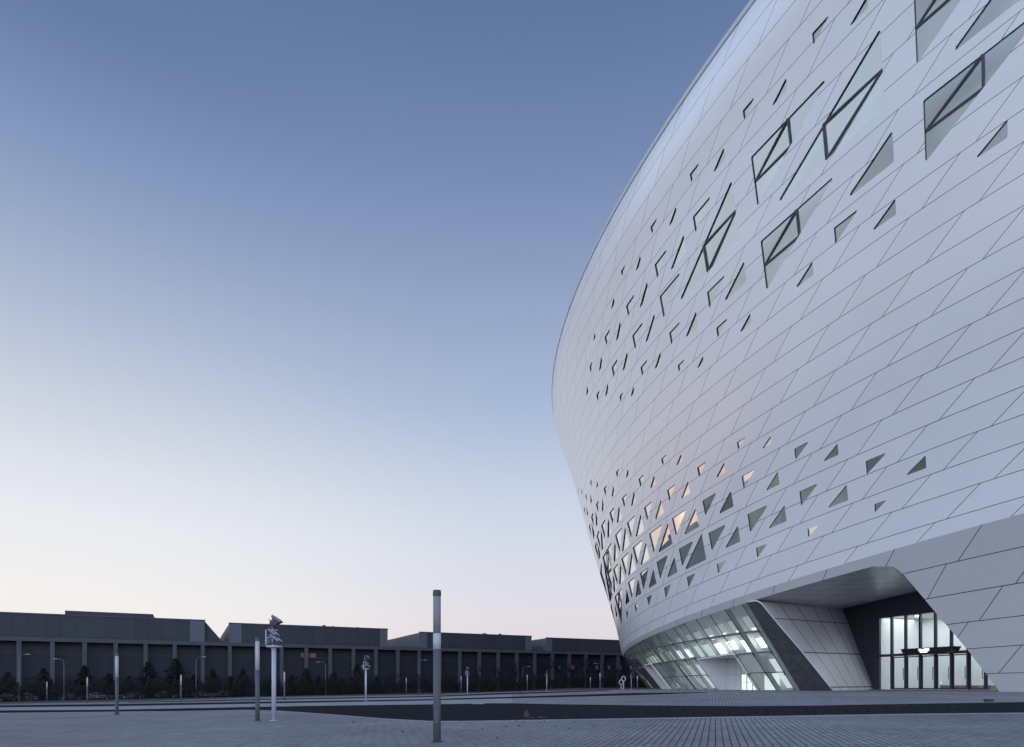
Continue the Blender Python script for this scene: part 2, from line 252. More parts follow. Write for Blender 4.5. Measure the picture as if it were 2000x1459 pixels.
# windows first: rings on the shell
rings = [rounded(win_poly(w), .05 if abs(w[4]-w[3])*PS < 1.2 else .09) for w in WIN]
us = np.arange(UA, UB+.01, 1.0); vs = np.concatenate([[V0], np.arange(-.25, 25.01, .5), [V1]]); pts = [(float(a), float(b)*PS) for a in us for b in vs]; edges = []
for rg in rings:
    b = len(pts); pts += [(a, c*PS) for a, c in rg]; edges += [(b+i, b+(i+1) % len(rg)) for i in range(len(rg))]
rv, _, rf, _, _, _ = delaunay_2d_cdt([Vector(p) for p in pts], edges, [], 0, 1e-5)
P2 = np.array([(p.x, p.y) for p in rv]); F = [tuple(f) for f in rf]; cen = np.array([P2[list(f)].mean(0) for f in F])
inside = np.zeros(len(F), bool)
for rg in rings:
    q = np.array([(a, c*PS) for a, c in rg]); lo = q.min(0); hi = q.max(0)
    idx = np.where((cen > lo).all(1) & (cen < hi).all(1))[0]
    for i in idx:
        x, y = cen[i]; c = False; j = len(q)-1
        for k in range(len(q)):
            if (q[k, 1] > y) != (q[j, 1] > y) and x < (q[j, 0]-q[k, 0])*(y-q[k, 1])/(q[j, 1]-q[k, 1])+q[k, 0]: c = not c
            j = k
        if c: inside[i] = True
F = [f for f, i in zip(F, inside) if not i]
UVp = np.stack([P2[:, 0], P2[:, 1]/PS], 1)
# rest of the perimeter as a plain grid (the side turned away)
us2 = np.linspace(UB, UA+PERI, 121); nv = len(vs); b0 = len(UVp)
UVg = np.array([(a, b) for a in us2 for b in vs]); UVp = np.concatenate([UVp, UVg])
for i in range(len(us2)-1):
    for j in range(nv-1):
        a = b0+i*nv+j; F.append((a, a+nv, a+nv+1, a+1))
def skin_mesh(name, UV, F, m, uvfun=None, X=None, Nn=None):
    X = shell(UV[:, 0], UV[:, 1]) if X is None else X; Nn = shell_n(UV[:, 0], UV[:, 1]) if Nn is None else Nn
    f0 = F[0]; e = np.cross(X[f0[1]]-X[f0[0]], X[f0[2]]-X[f0[0]])
    if e @ Nn[f0[0]] < 0: F = [tuple(reversed(f)) for f in F]
    o = meshobj(name, X, F, m, None, True); me = o.data
    me.normals_split_custom_set_from_vertices([tuple(n) for n in Nn])
    if uvfun is not None:
        L = me.uv_layers.new(name='panel'); UL = uvfun(UV); li = np.zeros(len(me.loops), int); me.loops.foreach_get('vertex_index', li); L.data.foreach_set('uv', UL[li].astype(np.float32).ravel())
    return part(o)
# outward normal check: du x dv may point inwards
_n = shell_n(0., 5.)[0]; SGN = 1. if _n[0] < 0 else -1.
_sn = shell_n
def shell_n(u, v): return _sn(u, v)*SGN
UVF = lambda UV: np.stack([wlin(UV[:, 0]), UV[:, 1]], 1)
cladding = skin_mesh('cladding', UVp, F, M_PANEL, UVF)
# inner lining seen through the panes
for nm, v0, v1, m in (('interior_lining', -.4, 11., M_LINER), ('upper_lining_lit', 11., 24.6, M_LINLIT)):
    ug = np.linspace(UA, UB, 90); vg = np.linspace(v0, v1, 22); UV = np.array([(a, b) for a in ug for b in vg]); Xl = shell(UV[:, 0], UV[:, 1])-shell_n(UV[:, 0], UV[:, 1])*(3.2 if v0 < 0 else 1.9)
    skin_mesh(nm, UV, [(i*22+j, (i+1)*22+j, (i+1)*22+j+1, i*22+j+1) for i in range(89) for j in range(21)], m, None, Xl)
ug = np.linspace(UA, UB, 120); a_ = shell(ug, 10.7)-shell_n(ug, 10.7)*.04; b_ = shell(ug, 10.7)-shell_n(ug, 10.7)*3.6
part(meshobj('light_baffle', list(a_)+list(b_), [(i, i+1, 121+i, 120+i) for i in range(119)], M_LINER))  # unseen strip added to keep the lower fill light off the upper panes
# parapet cap, roof
def strip(name, m, ring_list):
    n = len(ring_list[0]); v = np.concatenate(ring_list); f = []
    for k in range(len(ring_list)-1):
        for i in range(n-1): f.append((k*n+i, k*n+i+1, (k+1)*n+i+1, (k+1)*n+i))
    return part(fixn(meshobj(name, v, f, m, None, True)))
ur = np.linspace(UA, UA+PERI, 301); rim = shell(ur, V1); rn = shell_n(ur, V1); rl_ = shell(ur, V1-.28)
M_CAP = mat('cap_metal', (.60, .63, .67), .4); M_ROOF = mat('roof_sheet', (.35, .37, .40), .7, noise=(.3, .15))
strip('parapet_cap', M_CAP, [rl_+rn*.004, rl_+rn*.05, rim+rn*.05+[0, 0, .05], rim-rn*.5+[0, 0, .05], rim-rn*.5-[0, 0, .6]])
c = rim.mean(0)+np.array([0, 0, 1.5]); rr = [rim-rn*.5-[0, 0, .3]]+[(rim-rn*.5)*(1-k)+c*k+[0, 0, 1.0*math.sin(k*1.5)] for k in (.25, .5, .75, 1.)]
strip('roof', M_ROOF, rr)
# windows: black reveal frame > pane, mullions
areas = []
for i, w in enumerate(WIN):
    q = rings[i]; X = shell([a for a, b in q], [b for a, b in q]); sx = 1300*X[:, 0]/X[:, 1]; sy = -1300*(X[:, 2]-EYE)/X[:, 1]
    areas.append(abs(float(np.sum(sx*np.roll(sy, -1)-sy*np.roll(sx, -1))))/2)
order = np.argsort(areas)[::-1]; BIG = set(int(i) for i in order[:100])
DEP, PDEP = .15, .12
def reveal(q):
    u = np.array([a for a, b in q]); v_ = np.array([b for a, b in q]); X = shell(u, v_); n_ = shell_n(u, v_); return X+n_*.002, X-n_*DEP, X-n_*PDEP
spare_f = MB(); spare_p = MB()
for i, w in enumerate(WIN):
    q = rings[i]; a, b, pn = reveal(q); n = len(q); vv = list(a)+list(b); ff = [(k, (k+1) % n, n+(k+1) % n, n+k) for k in range(n)]
    if i in BIG:
        wf = part(fixn(meshobj('window', vv, ff, M_BLACK)))
        pane = meshobj('pane', pn, [tuple(range(n))], M_PANE, wf)
        nn_ = shell_n([a for a, b in q], [b for a, b in q])+nrng.normal(0, .008, 3)+np.array([0, 0, .022]); pane.data.polygons[0].use_smooth = True
        if np.dot(np.array(pane.data.polygons[0].normal), nn_[0]) < 0: pane.data.flip_normals()
        pane.data.normals_split_custom_set_from_vertices([tuple(x/np.linalg.norm(x)) for x in nn_])
        size = max((w[2]-w[1]), 0)
        if size > 5.4 and i not in (51, 55):
            t = win_poly(w); mid = [((t[k][0]+t[(k+1) % 3][0])/2, (t[k][1]+t[(k+1) % 3][1])/2) for k in range(3)]
            for k in range(3):
                p0, p1 = mid[k], mid[(k+1) % 3]; uu = np.linspace(p0[0], p1[0], 4); ww = np.linspace(p0[1], p1[1], 4); Y = shell(uu, ww)-shell_n(uu, ww)*.09; nn = shell_n(uu, ww)
                mb = MB()
                for z in range(3): mb.bar(Y[z], Y[z+1], .13, .10, nn[z])
                mb.build('mullion', M_MULL, wf)
    else: spare_f.add(vv, ff); spare_p.add(pn, [tuple(range(n))])
sw = part(fixn(spare_f.build('small_windows', M_BLACK))); tag(sw, kind='stuff')
spn = spare_p.build('small_panes', M_PANE, sw); tag(spn, kind='stuff')
# one lit lamp behind the low window over the lobby
wl = WIN[79]; lu, lv = wl[1]+.66*(wl[2]-wl[1]), wl[4]-.17; X = shell(lu, lv)[0]; nn = shell_n(lu, lv)[0]
for k_ in range(7):     # unseen fill lights added to brighten the interior behind the lower panes
    gu, gv = -24+6.6*k_, (1.2 if k_ % 2 else 6.3); gp = shell(gu, gv)[0]-shell_n(gu, gv)[0]*1.5
    gl2 = bpy.data.lights.new('interior_fill', 'POINT'); gl2.energy = 170; gl2.shadow_soft_size = .8; gl2.color = (.88, .97, 1.0); go_ = bpy.data.objects.new('interior_fill', gl2); COL.objects.link(go_); go_.location = gp
M_LAMP = mat('lit_lamp', (1, 1, 1), .5, emit=(.95, 1, .97), es=30.)
bm = bmesh.new(); bmesh.ops.create_uvsphere(bm, u_segments=12, v_segments=8, radius=.17); me = bpy.data.meshes.new('interior_lamp'); bm.to_mesh(me); bm.free(); me.materials.append(M_LAMP)
o = bpy.data.objects.new('interior_lamp', me); COL.objects.link(o); o.location = Vector(X-nn*.45); part(o)

# ------------------------------------------------------------------ skirt under the shell: leans in from the crease to the ground
LEAN = .78
def skirt(u, t, off=0.):
    u = np.atleast_1d(np.asarray(u, float)); t = np.broadcast_to(np.asarray(t, float), u.shape)
    C = shell(u, V0); T = shell(u+.05, V0)-shell(u-.05, V0); n = np.stack([-T[:, 1], T[:, 0]], 1); n /= np.linalg.norm(n, axis=1)[:, None]
    h = (C[:, 2]-ZB)*t; X = C.copy(); X[:, :2] += n*(h*LEAN+off)[:, None]; X[:, 2] -= h; return X
_c = shell(0., V0)[0]; _s = skirt(0., 1.)[0]; assert _s[0] > _c[0]
SP = 2.72; UM = [.12-SP*k for k in range(0, 23)]      # mullion lines
def rowt(k, u):
    u = np.asarray(u, float); return (.347+.0046*u, .574+.0032*u, .794+.0014*u)[k]
TF = .067; UGL = .85
def white_edge(t): return np.interp(t, [.067, .072, .078, .09, .115, .36, .59, 1.0], [1.1, 1.8, 2.15, 2.4, 2.58, 3.24, 4.0, 5.08])
def right_edge(t): return np.interp(t, [.067, .07, .078, .095, .12, .16, .18, .435, .70, 1.0], [14.7, 15.2, 15.75, 16.15, 16.45, 16.73, 16.85, 18.0, 19.35, 20.7])
def skuv(UV):   # joints of the skirt: rows and slanted lines continuing the shell's
    tr = np.interp(UV[:, 1], [0, .16, .345, .527, .70, .875, 1.0], [-1.03, -2, -3, -4, -5, -6, -6.9]); return np.stack([wlin(UV[:, 0]), tr], 1)
def grid(name, ua, ub, t0, t1, nu, ntt, m, off=0., uv=None, sub=None):
    """patch between two u-limits that may depend on t"""
    tt = np.linspace(t0, t1, ntt); UV = []
    for t in tt:
        a = ua(t) if callable(ua) else ua; b = ub(t) if callable(ub) else ub
        UV += [(x, t) for x in np.linspace(a, b, nu)]
    UV = np.array(UV); X = skirt(UV[:, 0], UV[:, 1], off); f = [(i*nu+j, i*nu+j+1, (i+1)*nu+j+1, (i+1)*nu+j) for i in range(ntt-1) for j in range(nu-1)]
    o = meshobj(name, X, f, m, None, True)
    if uv is not None:
        L = o.data.uv_layers.new(name='panel'); UL = uv(UV); li = np.zeros(len(o.data.loops), int); o.data.loops.foreach_get('vertex_index', li); L.data.foreach_set('uv', UL[li].astype(np.float32).ravel())
    # face outwards
    p = o.data.polygons[len(o.data.polygons)//2]; 
    if p.normal.z > 0: o.data.flip_normals()
    return o
SKV = lambda UV: skuv(UV)
part(grid('eave_band', -80., 14.7, 0, TF, 190, 2, M_PANEL, uv=SKV))
o = part(grid('right_pier', right_edge, 66., TF, 1.02, 80, 30, M_PANEL, uv=SKV)); part(grid('eave_band', 14.7, 66., 0, TF, 100, 2, M_PANEL, uv=SKV))
part(grid('rear_base', 66., PERI-80., 0, 1.02, 120, 6, M_PANEL, uv=SKV))
M_GRANITE = mat('dark_stone_panel', (.085, .088, .095), .16, noise=(1.2, .2), spec=.7)
M_WHITE = mat('white_trim', (.75, .76, .78), .4)
ds = part(grid('dark_panel', UGL, white_edge, TF, 1.01, 8, 24, M_GRANITE))
for k in range(3):
    mb = MB(); uu = np.linspace(UGL, float(white_edge(rowt(k, 3.))), 5); Y = skirt(uu, rowt(k, uu), -.004)
    for z in range(4): mb.bar(Y[z], Y[z+1], .05, .02)
    mb.build('panel_joint', M_BLACK, ds)
tt = np.concatenate([np.linspace(.067, .13, 9), np.linspace(.2, 1.0, 9)]); mb = MB(); mb.tube(skirt(white_edge(tt), tt, -.03), .07, 6)
part(mb.build('edge_trim', M_WHITE, None, True))
# glazing of the lobby: pane sheets, mullions, transoms, clamps; two white portals interrupt it
PU0, PU1, PT = -13.1, -5.55, .545; QU0, QU1, QT = -32.0, -28.0, .475
M_LGLASS = glass('lobby_glass', (.84, .89, .885), .07, .02, top=.62)
gw = MB(); tl = [TF, .2, .347, .46, .574, .68, .794, .9, 1.0]
ul = sorted(set([UGL]+[.12-SP*k for k in range(0, 23)]+[.12-SP*(k+.5) for k in range(0, 22)]+[PU0, PU1, QU0, QU1]))
for i in range(len(ul)-1):
    a, b = ul[i], ul[i+1]; mid = (a+b)/2; top = 1.0
    if PU0 < mid < PU1: top = PT
    if QU0 < mid < QU1: top = QT
    ts = [t for t in tl if t < top-.01]+[top]
    for j in range(len(ts)-1):
        X = skirt([a, b, b, a], [ts[j], ts[j], ts[j+1], ts[j+1]]); gw.add(X, [(0, 1, 2, 3)])
gwall = part(fixn(gw.build('glass_wall', M_LGLASS)))
M_STEEL = mat('dark_steel', (.05, .055, .06), .4, metal=.3)
for u in UM:
    top = PT if PU0 < u < PU1 else QT if QU0 < u < QU1 else 1.0; tt = np.linspace(TF, top, 5); Y = skirt([u]*5, tt, .02); mb = MB()
    for z in range(4): mb.bar(Y[z], Y[z+1], .06, .06)
    mb.build('mullion', M_STEEL, gwall)
for k in range(3):
    mb = MB(); uu = np.arange(-60, UGL+.01, .9); tk = rowt(k, uu); Y = skirt(uu, tk, .02)
    for z in range(len(uu)-1):
        m_ = (uu[z]+uu[z+1])/2; t_ = (tk[z]+tk[z+1])/2
        if (PU0 < m_ < PU1 and t_ > PT-.01) or (QU0 < m_ < QU1 and t_ > QT-.01): continue
        mb.bar(Y[z], Y[z+1], .07, .09)
    mb.build('transom', M_STEEL, gwall)
for u in UM[:16]:
    for k in range(3):
        t = float(rowt(k, u))+.018
        if (PU0-.1 < u < PU1+.1 and t > PT) or (QU0 < u < QU1 and t > QT): continue
        mb = MB(); p = skirt(u, t, -.03)[0]; q1 = skirt([u-.18, u+.18], [t-.012, t-.012], -.03); q2 = skirt([u-.18, u+.18], [t+.02, t+.02], -.03)
        mb.bar(q1[0], q2[1], .05, .05); mb.bar(q1[1], q2[0], .05, .05); mb.build('glass_clamp', M_STEEL, gwall)
# lobby behind the glass: inner wall, floor, ribs, lit panels
M_LWALL = mat('lobby_wall', (.70, .72, .72), .6, noise=(.4, .15)); M_LIGHT = mat('lobby_light', (1, 1, 1), .5, emit=(.94, 1.0, .98), es=1.9); M_DIM = mat('lobby_fill_dim', (1, 1, 1), .5, emit=(.90, 1.0, .98), es=.80)
iw = part(grid('lobby_back_wall', -60., .6, .02, 1.0, 70, 10, M_LWALL, off=4.2))
part(grid('lobby_side_wall', .62, .75, .02, 1.0, 2, 4, M_LWALL, off=.1))
def slab(name, ua, ub, t0, o0, t1, o1, m, nu=40, par=None):
    uu = np.linspace(ua, ub, nu); a = skirt(uu, t0, o0); b = skirt(uu, t1, o1); v = list(a)+list(b); f = [(i, i+1, nu+i+1, nu+i) for i in range(nu-1)]
    o = meshobj(name, v, f, m, None); return part(o) if par is None else o
slab('lobby_ceiling', -60., .7, .05, .1, .05, 4.3, M_LWALL); slab('lobby_floor', -60., 5., .998, -.0, .998, 9., mat('lobby_floor', (.35, .36, .36), .3))
mb = MB(); uu = np.linspace(.7, .7, 2)
a = skirt([.7]*6, np.linspace(.03, 1, 6), .05); b = skirt([.7]*6, np.linspace(.03, 1, 6), 4.3); v = list(a)+list(b); part(meshobj('lobby_end_wall', v, [(i, i+1, 7+i, 6+i) for i in range(5)], M_LWALL))
lights = []
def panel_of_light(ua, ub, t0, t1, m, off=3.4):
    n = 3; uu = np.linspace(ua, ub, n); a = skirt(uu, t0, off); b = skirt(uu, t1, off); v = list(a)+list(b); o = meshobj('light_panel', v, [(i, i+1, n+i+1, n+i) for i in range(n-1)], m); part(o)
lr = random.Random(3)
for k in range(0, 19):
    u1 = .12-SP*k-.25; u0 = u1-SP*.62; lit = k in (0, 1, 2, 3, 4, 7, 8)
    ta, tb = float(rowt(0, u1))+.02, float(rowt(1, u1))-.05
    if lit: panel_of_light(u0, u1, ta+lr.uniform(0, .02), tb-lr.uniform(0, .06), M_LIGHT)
    elif k < 19: panel_of_light(u0, u1, ta, tb, M_DIM)  # dim panels here and below are added glow to brighten the lobby
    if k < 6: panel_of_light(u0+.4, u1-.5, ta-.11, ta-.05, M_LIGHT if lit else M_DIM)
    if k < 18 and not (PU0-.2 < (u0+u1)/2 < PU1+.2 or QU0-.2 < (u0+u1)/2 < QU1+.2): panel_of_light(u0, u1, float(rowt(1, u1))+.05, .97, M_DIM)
    if k < 19: panel_of_light(u0, u1, .11, ta-.06, mat('lobby_fill_low', (1, 1, 1), .5, emit=(.86, .96, .95), es=.30) if k == 0 else bpy.data.materials['lobby_fill_low'])
M_RIB = mat('lobby_rib', (.72, .76, .74), .5)
for u in UM[:14]:
    if PU0-.6 < u-.55 < PU1+.4 or QU0-.6 < u-.55 < QU1+.4: tt = np.linspace(TF, PT-.03 if u > -20 else QT-.03, 6)
    else: tt = np.linspace(TF, 1.0, 6); Y = skirt([u-.55]*6, tt, .9); mb = MB()
    for z in range(5): mb.bar(Y[z], Y[z+1], .24, .45)
    part(mb.build('lobby_rib', M_RIB))
for k in (0, 1):
    uu = np.arange(-45, .9, 1.0); Y = skirt(uu, rowt(k, uu)-.005, .75); mb = MB()
    for z in range(len(uu)-1): mb.bar(Y[z], Y[z+1], .35, .28)
    part(mb.build('lobby_beam', M_RIB))
# white portals
M_WPAN = bpy.data.materials.new('white_portal'); M_WPAN.use_nodes = True
t_ = M_WPAN.node_tree; p_ = t_.nodes['Principled BSDF']; co_ = N(t_, 'ShaderNodeUVMap'); co_.uv_map = 'panel'; br = N(t_, 'ShaderNodeTexBrick'); br.offset = 0.; br.inputs['Scale'].default_value = 1.; br.inputs['Brick Width'].default_value = 2.0; br.inputs['Row Height'].default_value = 1.9
br.inputs['Mortar Size'].default_value = .012; br.inputs['Color1'].default_value = (.60, .63, .64, 1); br.inputs['Color2'].default_value = (.57, .60, .61, 1); br.inputs['Mortar'].default_value = (.08, .09, .10, 1)
t_.links.new(co_.outputs[0], br.inputs[0]); t_.links.new(br.outputs[0], p_.inputs['Base Color']); p_.inputs['Roughness'].default_value = .45
def uvquad(name, P, uvs, m, parent=None):
    o = meshobj(name, P, [tuple(range(len(P)))], m, None); L = o.data.uv_layers.new(name='panel')
    for i, c in enumerate(uvs): L.data[i].uv = c
    if parent is None: part(o)
    else: o.parent = parent; o.matrix_parent_inverse = parent.matrix_world.inverted() if False else o.matrix_parent_inverse
    return o
def portal(u0, u1, t, door):
    A0, A1 = skirt([u0, u1], t); B0, B1 = skirt([u0, u1], 1.0); inn = skirt([u0, u1], 1.0, .9); zt = (A0[2]+A1[2])/2
    root = None
    C0 = np.array([inn[0][0], inn[0][1], zt]); C1 = np.array([inn[1][0], inn[1][1], zt]); D0 = inn[0]; D1 = inn[1]; wd = float(np.linalg.norm(D1-D0)); h = zt-ZB
    ux = .42 if door else 1.0; E0 = D0+(D1-D0)*ux; E1 = C0+(C1-C0)*ux
    root = uvquad('portal', [D0, E0, E1, C0], [(0, 0), (wd*ux, 0), (wd*ux, h), (0, h)], M_WPAN)
    for nm, P in (('portal_ceiling', [A0, A1, C1, C0]), ('portal_side', [A0, C0, D0, B0]), ('portal_side', [A1, C1, D1, B1])):
        uvquad(nm, P, [(.1, .1), (.9, .1), (.9, .9), (.1, .9)], M_WHITE)
    if door:
        pts = [E0, D1, C1, E1]; gd = part(meshobj('portal_door', pts, [(0, 1, 2, 3)], glass('portal_glass', (.9, .94, .93), .03, .01, top=.22)))
        back = skirt([u0-1.5, u1+.5], 1.0, 2.6); part(meshobj('vestibule_wall', [back[0], back[1], back[1]+[0, 0, h], back[0]+[0, 0, h]], [(0, 1, 2, 3)], mat('vestibule_glow', (1, 1, 1), .5, emit=(.92, 1, .97), es=1.0)))  # wall glows by itself, standing in for the lit lobby behind the door
        for q in (.0, .25, .5, .75):
            mb = MB(); a = E0+(D1-E0)*q; mb.bar(a, a+[0, 0, h], .07, .08); mb.build('door_frame', mat('door_frame', (.35, .33, .33), .4) if 'door_frame' not in bpy.data.materials else bpy.data.materials['door_frame'], gd)
        mb = MB(); a = E0+(D1-E0)*.02+[0, 0, .95]; b = E0+(D1-E0)*.98+[0, 0, .95]; mb.bar(a, b, .05, .06); mb.build('door_rail', bpy.data.materials['door_frame'], gd)
    mb = MB(); o0 = skirt([u0, u1], t, -.06); e0 = skirt([u0, u1], 1.0, -.06); mb.bar(o0[0], o0[1], .14, .12); mb.bar(o0[1], e0[1], .12, .14); mb.bar(o0[0], e0[0], .12, .14)
    part(mb.build('portal_frame', M_WHITE))
portal(PU0, PU1, PT, True); portal(QU0, QU1, QT, False)
# ------------------------------------------------------------------ entrance niche: soffit, jamb, dark wall, glazing with doors
W0 = np.array([41.3, 76.0]); WE = np.array([.3593, -.9332]); WN = np.array([-.9332, -.3593])   # wall line, direction, outward normal
def wp(s, z, off=0.): q = W0+WE*s+WN*off; return np.array([q[0], q[1], z])
def ws(px): k = (px-1000)/1300; return float((k*W0[1]-W0[0])/(WE[0]-k*WE[1]))
M_SOFFIT = mat('soffit_metal', (.42, .43, .44), .3, noise=(.5, .1), spec=.6); M_DARK = mat('dark_wall', (.048, .055, .068), .45)
def panel_grid_mat(name, base, w, h, mort, rough=.45):
    m = bpy.data.materials.new(name); m.use_nodes = True; t = m.node_tree; p = t.nodes['Principled BSDF']; c = N(t, 'ShaderNodeUVMap'); c.uv_map = 'panel'; b = N(t, 'ShaderNodeTexBrick'); b.offset = 0.
    b.inputs['Scale'].default_value = 1.; b.inputs['Brick Width'].default_value = w; b.inputs['Row Height'].default_value = h; b.inputs['Mortar Size'].default_value = mort
    b.inputs['Color1'].default_value = (*base, 1); b.inputs['Color2'].default_value = (*[x*.94 for x in base], 1); b.inputs['Mortar'].default_value = (.03, .03, .04, 1)
    t.links.new(c.outputs[0], b.inputs[0]); t.links.new(b.outputs[0], p.inputs['Base Color']); p.inputs['Roughness'].default_value = rough; return m
def ruled(name, A, B, m, k=8):
    n = len(A); v = []; uvs = []
    for j in range(k+1):
        for i in range(n): v.append(A[i]*(1-j/k)+B[i]*j/k); uvs.append((j/k, i/(n-1)))
    f = [(j*n+i, j*n+i+1, (j+1)*n+i+1, (j+1)*n+i) for j in range(k) for i in range(n-1)]
    o = meshobj(name, v, f, m, None, True); L = o.data.uv_layers.new(name='panel')
    for lp in o.data.loops: L.data[lp.index].uv = uvs[lp.vertex_index]
    return part(o)
# left jamb between the white edge and the dark wall
tj = np.array([.085, .095, .115, .2, .36, .59, .8, 1.0]); Fj = skirt(white_edge(tj), tj, 0.0); hz = (tj-tj[0])/(1-tj[0]); bt, bb_ = np.array([39.8, 80.1, 10.6]), np.array([41.35, 76.0, ZB])
Bj = np.array([bt*(1-k)+bb_*k for k in [0, .01, .03, .12, .29, .545, .775, 1.0]])
M_JAMB = panel_grid_mat('jamb_panel', (.70, .71, .73), .2, .2435, .004)
jamb = ruled('jamb', Fj, Bj, M_JAMB, 10)
# soffit
un = np.linspace(1.1, 14.9, 24); Fs = skirt(un, TF); sb = np.linspace(-4.4, 24, 24); Bs = np.array([wp(s, 10.6+.085*(s+4.4)) for s in sb])
M_SOFG = panel_grid_mat('soffit_panel', (.70, .71, .72), .25, .125, .0025, .3)
ruled('soffit', Fs, Bs, M_SOFG, 10)
tr = np.array([.068, .075, .1, .2, .435, .7, 1.0]); Fr = skirt(right_edge(tr), tr); Br = np.array([wp(24-2*k, 13.0*(1-k)+ZB*k) for k in (0, .01, .05, .14, .4, .69, 1)]); ruled('jamb', Fr, Br, M_JAMB, 8)
# back wall with an opening for the glazing
g0, g1, gz = ws(1716), 24.0, 8.98
mb = MB()
def wallbox(mb, s0, s1, z0, z1, o0, o1): mb.hexa([wp(s0, z0, o0), wp(s1, z0, o0), wp(s1, z0, o1), wp(s0, z0, o1), wp(s0, z1, o0), wp(s1, z1, o0), wp(s1, z1, o1), wp(s0, z1, o1)])
wallbox(mb, -5.5, g0, ZB, gz, -.3, 0); wallbox(mb, -5.5, g1, gz, 13.4, -.3, 0)
dw = part(fixn(mb.build('entrance_wall', M_DARK)))
for s_ in (-2.8, -1.5, -.2): 
    mb = MB(); wallbox(mb, s_, s_+.02, ZB, gz, 0, .004); mb.build('wall_joint', M_BLACK, dw)
mb = MB(); wallbox(mb, -4.4, g0, 4.66, 4.69, 0, .004); wallbox(mb, -4.4, g0, 2.6, 2.63, 0, .004); mb.build('wall_joint', M_BLACK, dw)
FLR = ZB+.13
ds_ = (ws(1858)-ws(1741.6))/4; mul = [ws(1741.6)+ds_*k for k in range(0, 9)]
M_EGLASS = glass('entrance_glass', (.90, .94, .95), .04, .01, top=.5)
eg = part(fixn(meshobj('entrance_glazing', [wp(g0, FLR, -.12), wp(g1, FLR, -.12), wp(g1, gz, -.12), wp(g0, gz, -.12)], [(0, 1, 2, 3)], M_EGLASS)))
for s_ in [g0+.06]+mul:
    mb = MB(); wallbox(mb, s_-.10, s_+.10, FLR, gz, -.2, .12); bevel(mb.build('mullion', M_DARK, eg), .012, 1)
mb = MB(); wallbox(mb, g0, g1, 4.58, 4.86, -.2, .16); mb.build('transom', M_DARK, eg)
for k in range(6):
    a, b = mul[k]+.10, mul[k+1]-.10; mb = MB()
    for s0, s1, z0, z1 in ((a, a+.11, FLR, 4.5), (b-.11, b, FLR, 4.5), (a, b, 4.40, 4.52), (a, b, FLR, FLR+.14)): wallbox(mb, s0, s1, z0, z1, -.16, -.06)
    d = part(mb.build('door', M_DARK)); 
    mb = MB(); mb.bar(wp(b-.2, 2.0, -.02), wp(b-.2, 3.3, -.02), .05, .05); mb.build('door_handle', M_STEEL, d)
mb = MB(); wallbox(mb, g0-.6, g1, ZB-.05, FLR-.02, -.3, 1.7); bevel(mb.build('threshold', mat('step_stone', (.20, .20, .22), .7, noise=(3, .15))), .01, 1); part(bpy.data.objects['threshold'])
# foyer behind the doors
M_FOY = mat('foyer_wall', (.78, .80, .80), .6, noise=(.6, .06))
D_ = -7.5
def fq(name, P, m): return part(meshobj(name, P, [(0, 1, 2, 3)], m))
fq('foyer_back_wall', [wp(g0-.5, ZB, D_), wp(g1, ZB, D_), wp(g1, 9.3, D_), wp(g0-.5, 9.3, D_)], M_FOY)
fq('foyer_side_wall', [wp(g0-.5, ZB, D_), wp(g0-.5, ZB, -.3), wp(g0-.5, 9.3, -.3), wp(g0-.5, 9.3, D_)], M_FOY); fq('foyer_side_wall', [wp(g1, ZB, D_), wp(g1, ZB, -.3), wp(g1, 9.3, -.3), wp(g1, 9.3, D_)], M_FOY)
fq('foyer_ceiling', [wp(g0-.5, 9.2, D_), wp(g1, 9.2, D_), wp(g1, 9.2, -.3), wp(g0-.5, 9.2, -.3)], M_FOY); fq('foyer_floor', [wp(g0-.5, ZB+.1, D_), wp(g1, ZB+.1, D_), wp(g1, ZB+.1, -.3), wp(g0-.5, ZB+.1, -.3)], mat('foyer_floor', (.30, .31, .32), .35))
mb = MB(); wallbox(mb, g0+2, g1-.2, ZB+.1, ZB+.55, D_+.02, D_+.35); part(mb.build('foyer_bench', mat('bench_grey', (.10, .11, .12), .5)))
for s_, o_ in ((g0+2.0, -3.6), (g0+6.4, -1.6), (g0+11, -3.6), (g0+4, -5.6), (g0+8.6, -5.6)):
    bm = bmesh.new(); bmesh.ops.create_cone(bm, cap_ends=True, segments=16, radius1=.18, radius2=.18, depth=.06); me = bpy.data.meshes.new('downlight'); bm.to_mesh(me); bm.free(); me.materials.append(M_LAMP)
    o = bpy.data.objects.new('downlight', me); COL.objects.link(o); o.location = wp(s_, 9.16, o_); part(o)
la = bpy.data.lights.new('foyer_light', 'AREA'); la.shape = 'RECTANGLE'; la.size = 15; la.size_y = 5; la.energy = 680; la.color = (.90, .96, 1.0)
lo = bpy.data.objects.new('foyer_light', la); COL.objects.link(lo); lo.location = wp(g0+7, 9.05, -3.8); lo.rotation_euler = (0, 0, math.atan2(WE[1], WE[0]))
# canopy sign over the doors, a shallow boat with lit lettering
s0, s1 = ws(1775.5), ws(1880); sc_ = empty('entrance_sign', wp((s0+s1)/2, 4.72, .5)); tag(sc_, 'black boat shaped canopy sign with glowing white lettering above the glass entrance doors', 'sign')
prof_ = [(s0, 5.27), (s0+.10, 5.02), (s0+.28, 4.76), (s0+.55, 4.60), (s1-.9, 4.60), (s1-.5, 4.70), (s1-.2, 4.92), (s1, 5.27)]
n = len(prof_); v = [wp(a, b, .14) for a, b in prof_]+[wp(a, b, 1.25) for a, b in prof_]; f = [tuple(range(n)), tuple(range(2*n-1, n-1, -1))]+[(i, (i+1) % n, n+(i+1) % n, n+i) for i in range(n)]
def child(o, root): o.parent = root; o.matrix_parent_inverse = root.matrix_basis.inverted(); return o
child(fixn(meshobj('canopy', v, f, mat('sign_black', (.012, .014, .022), .35))), sc_)
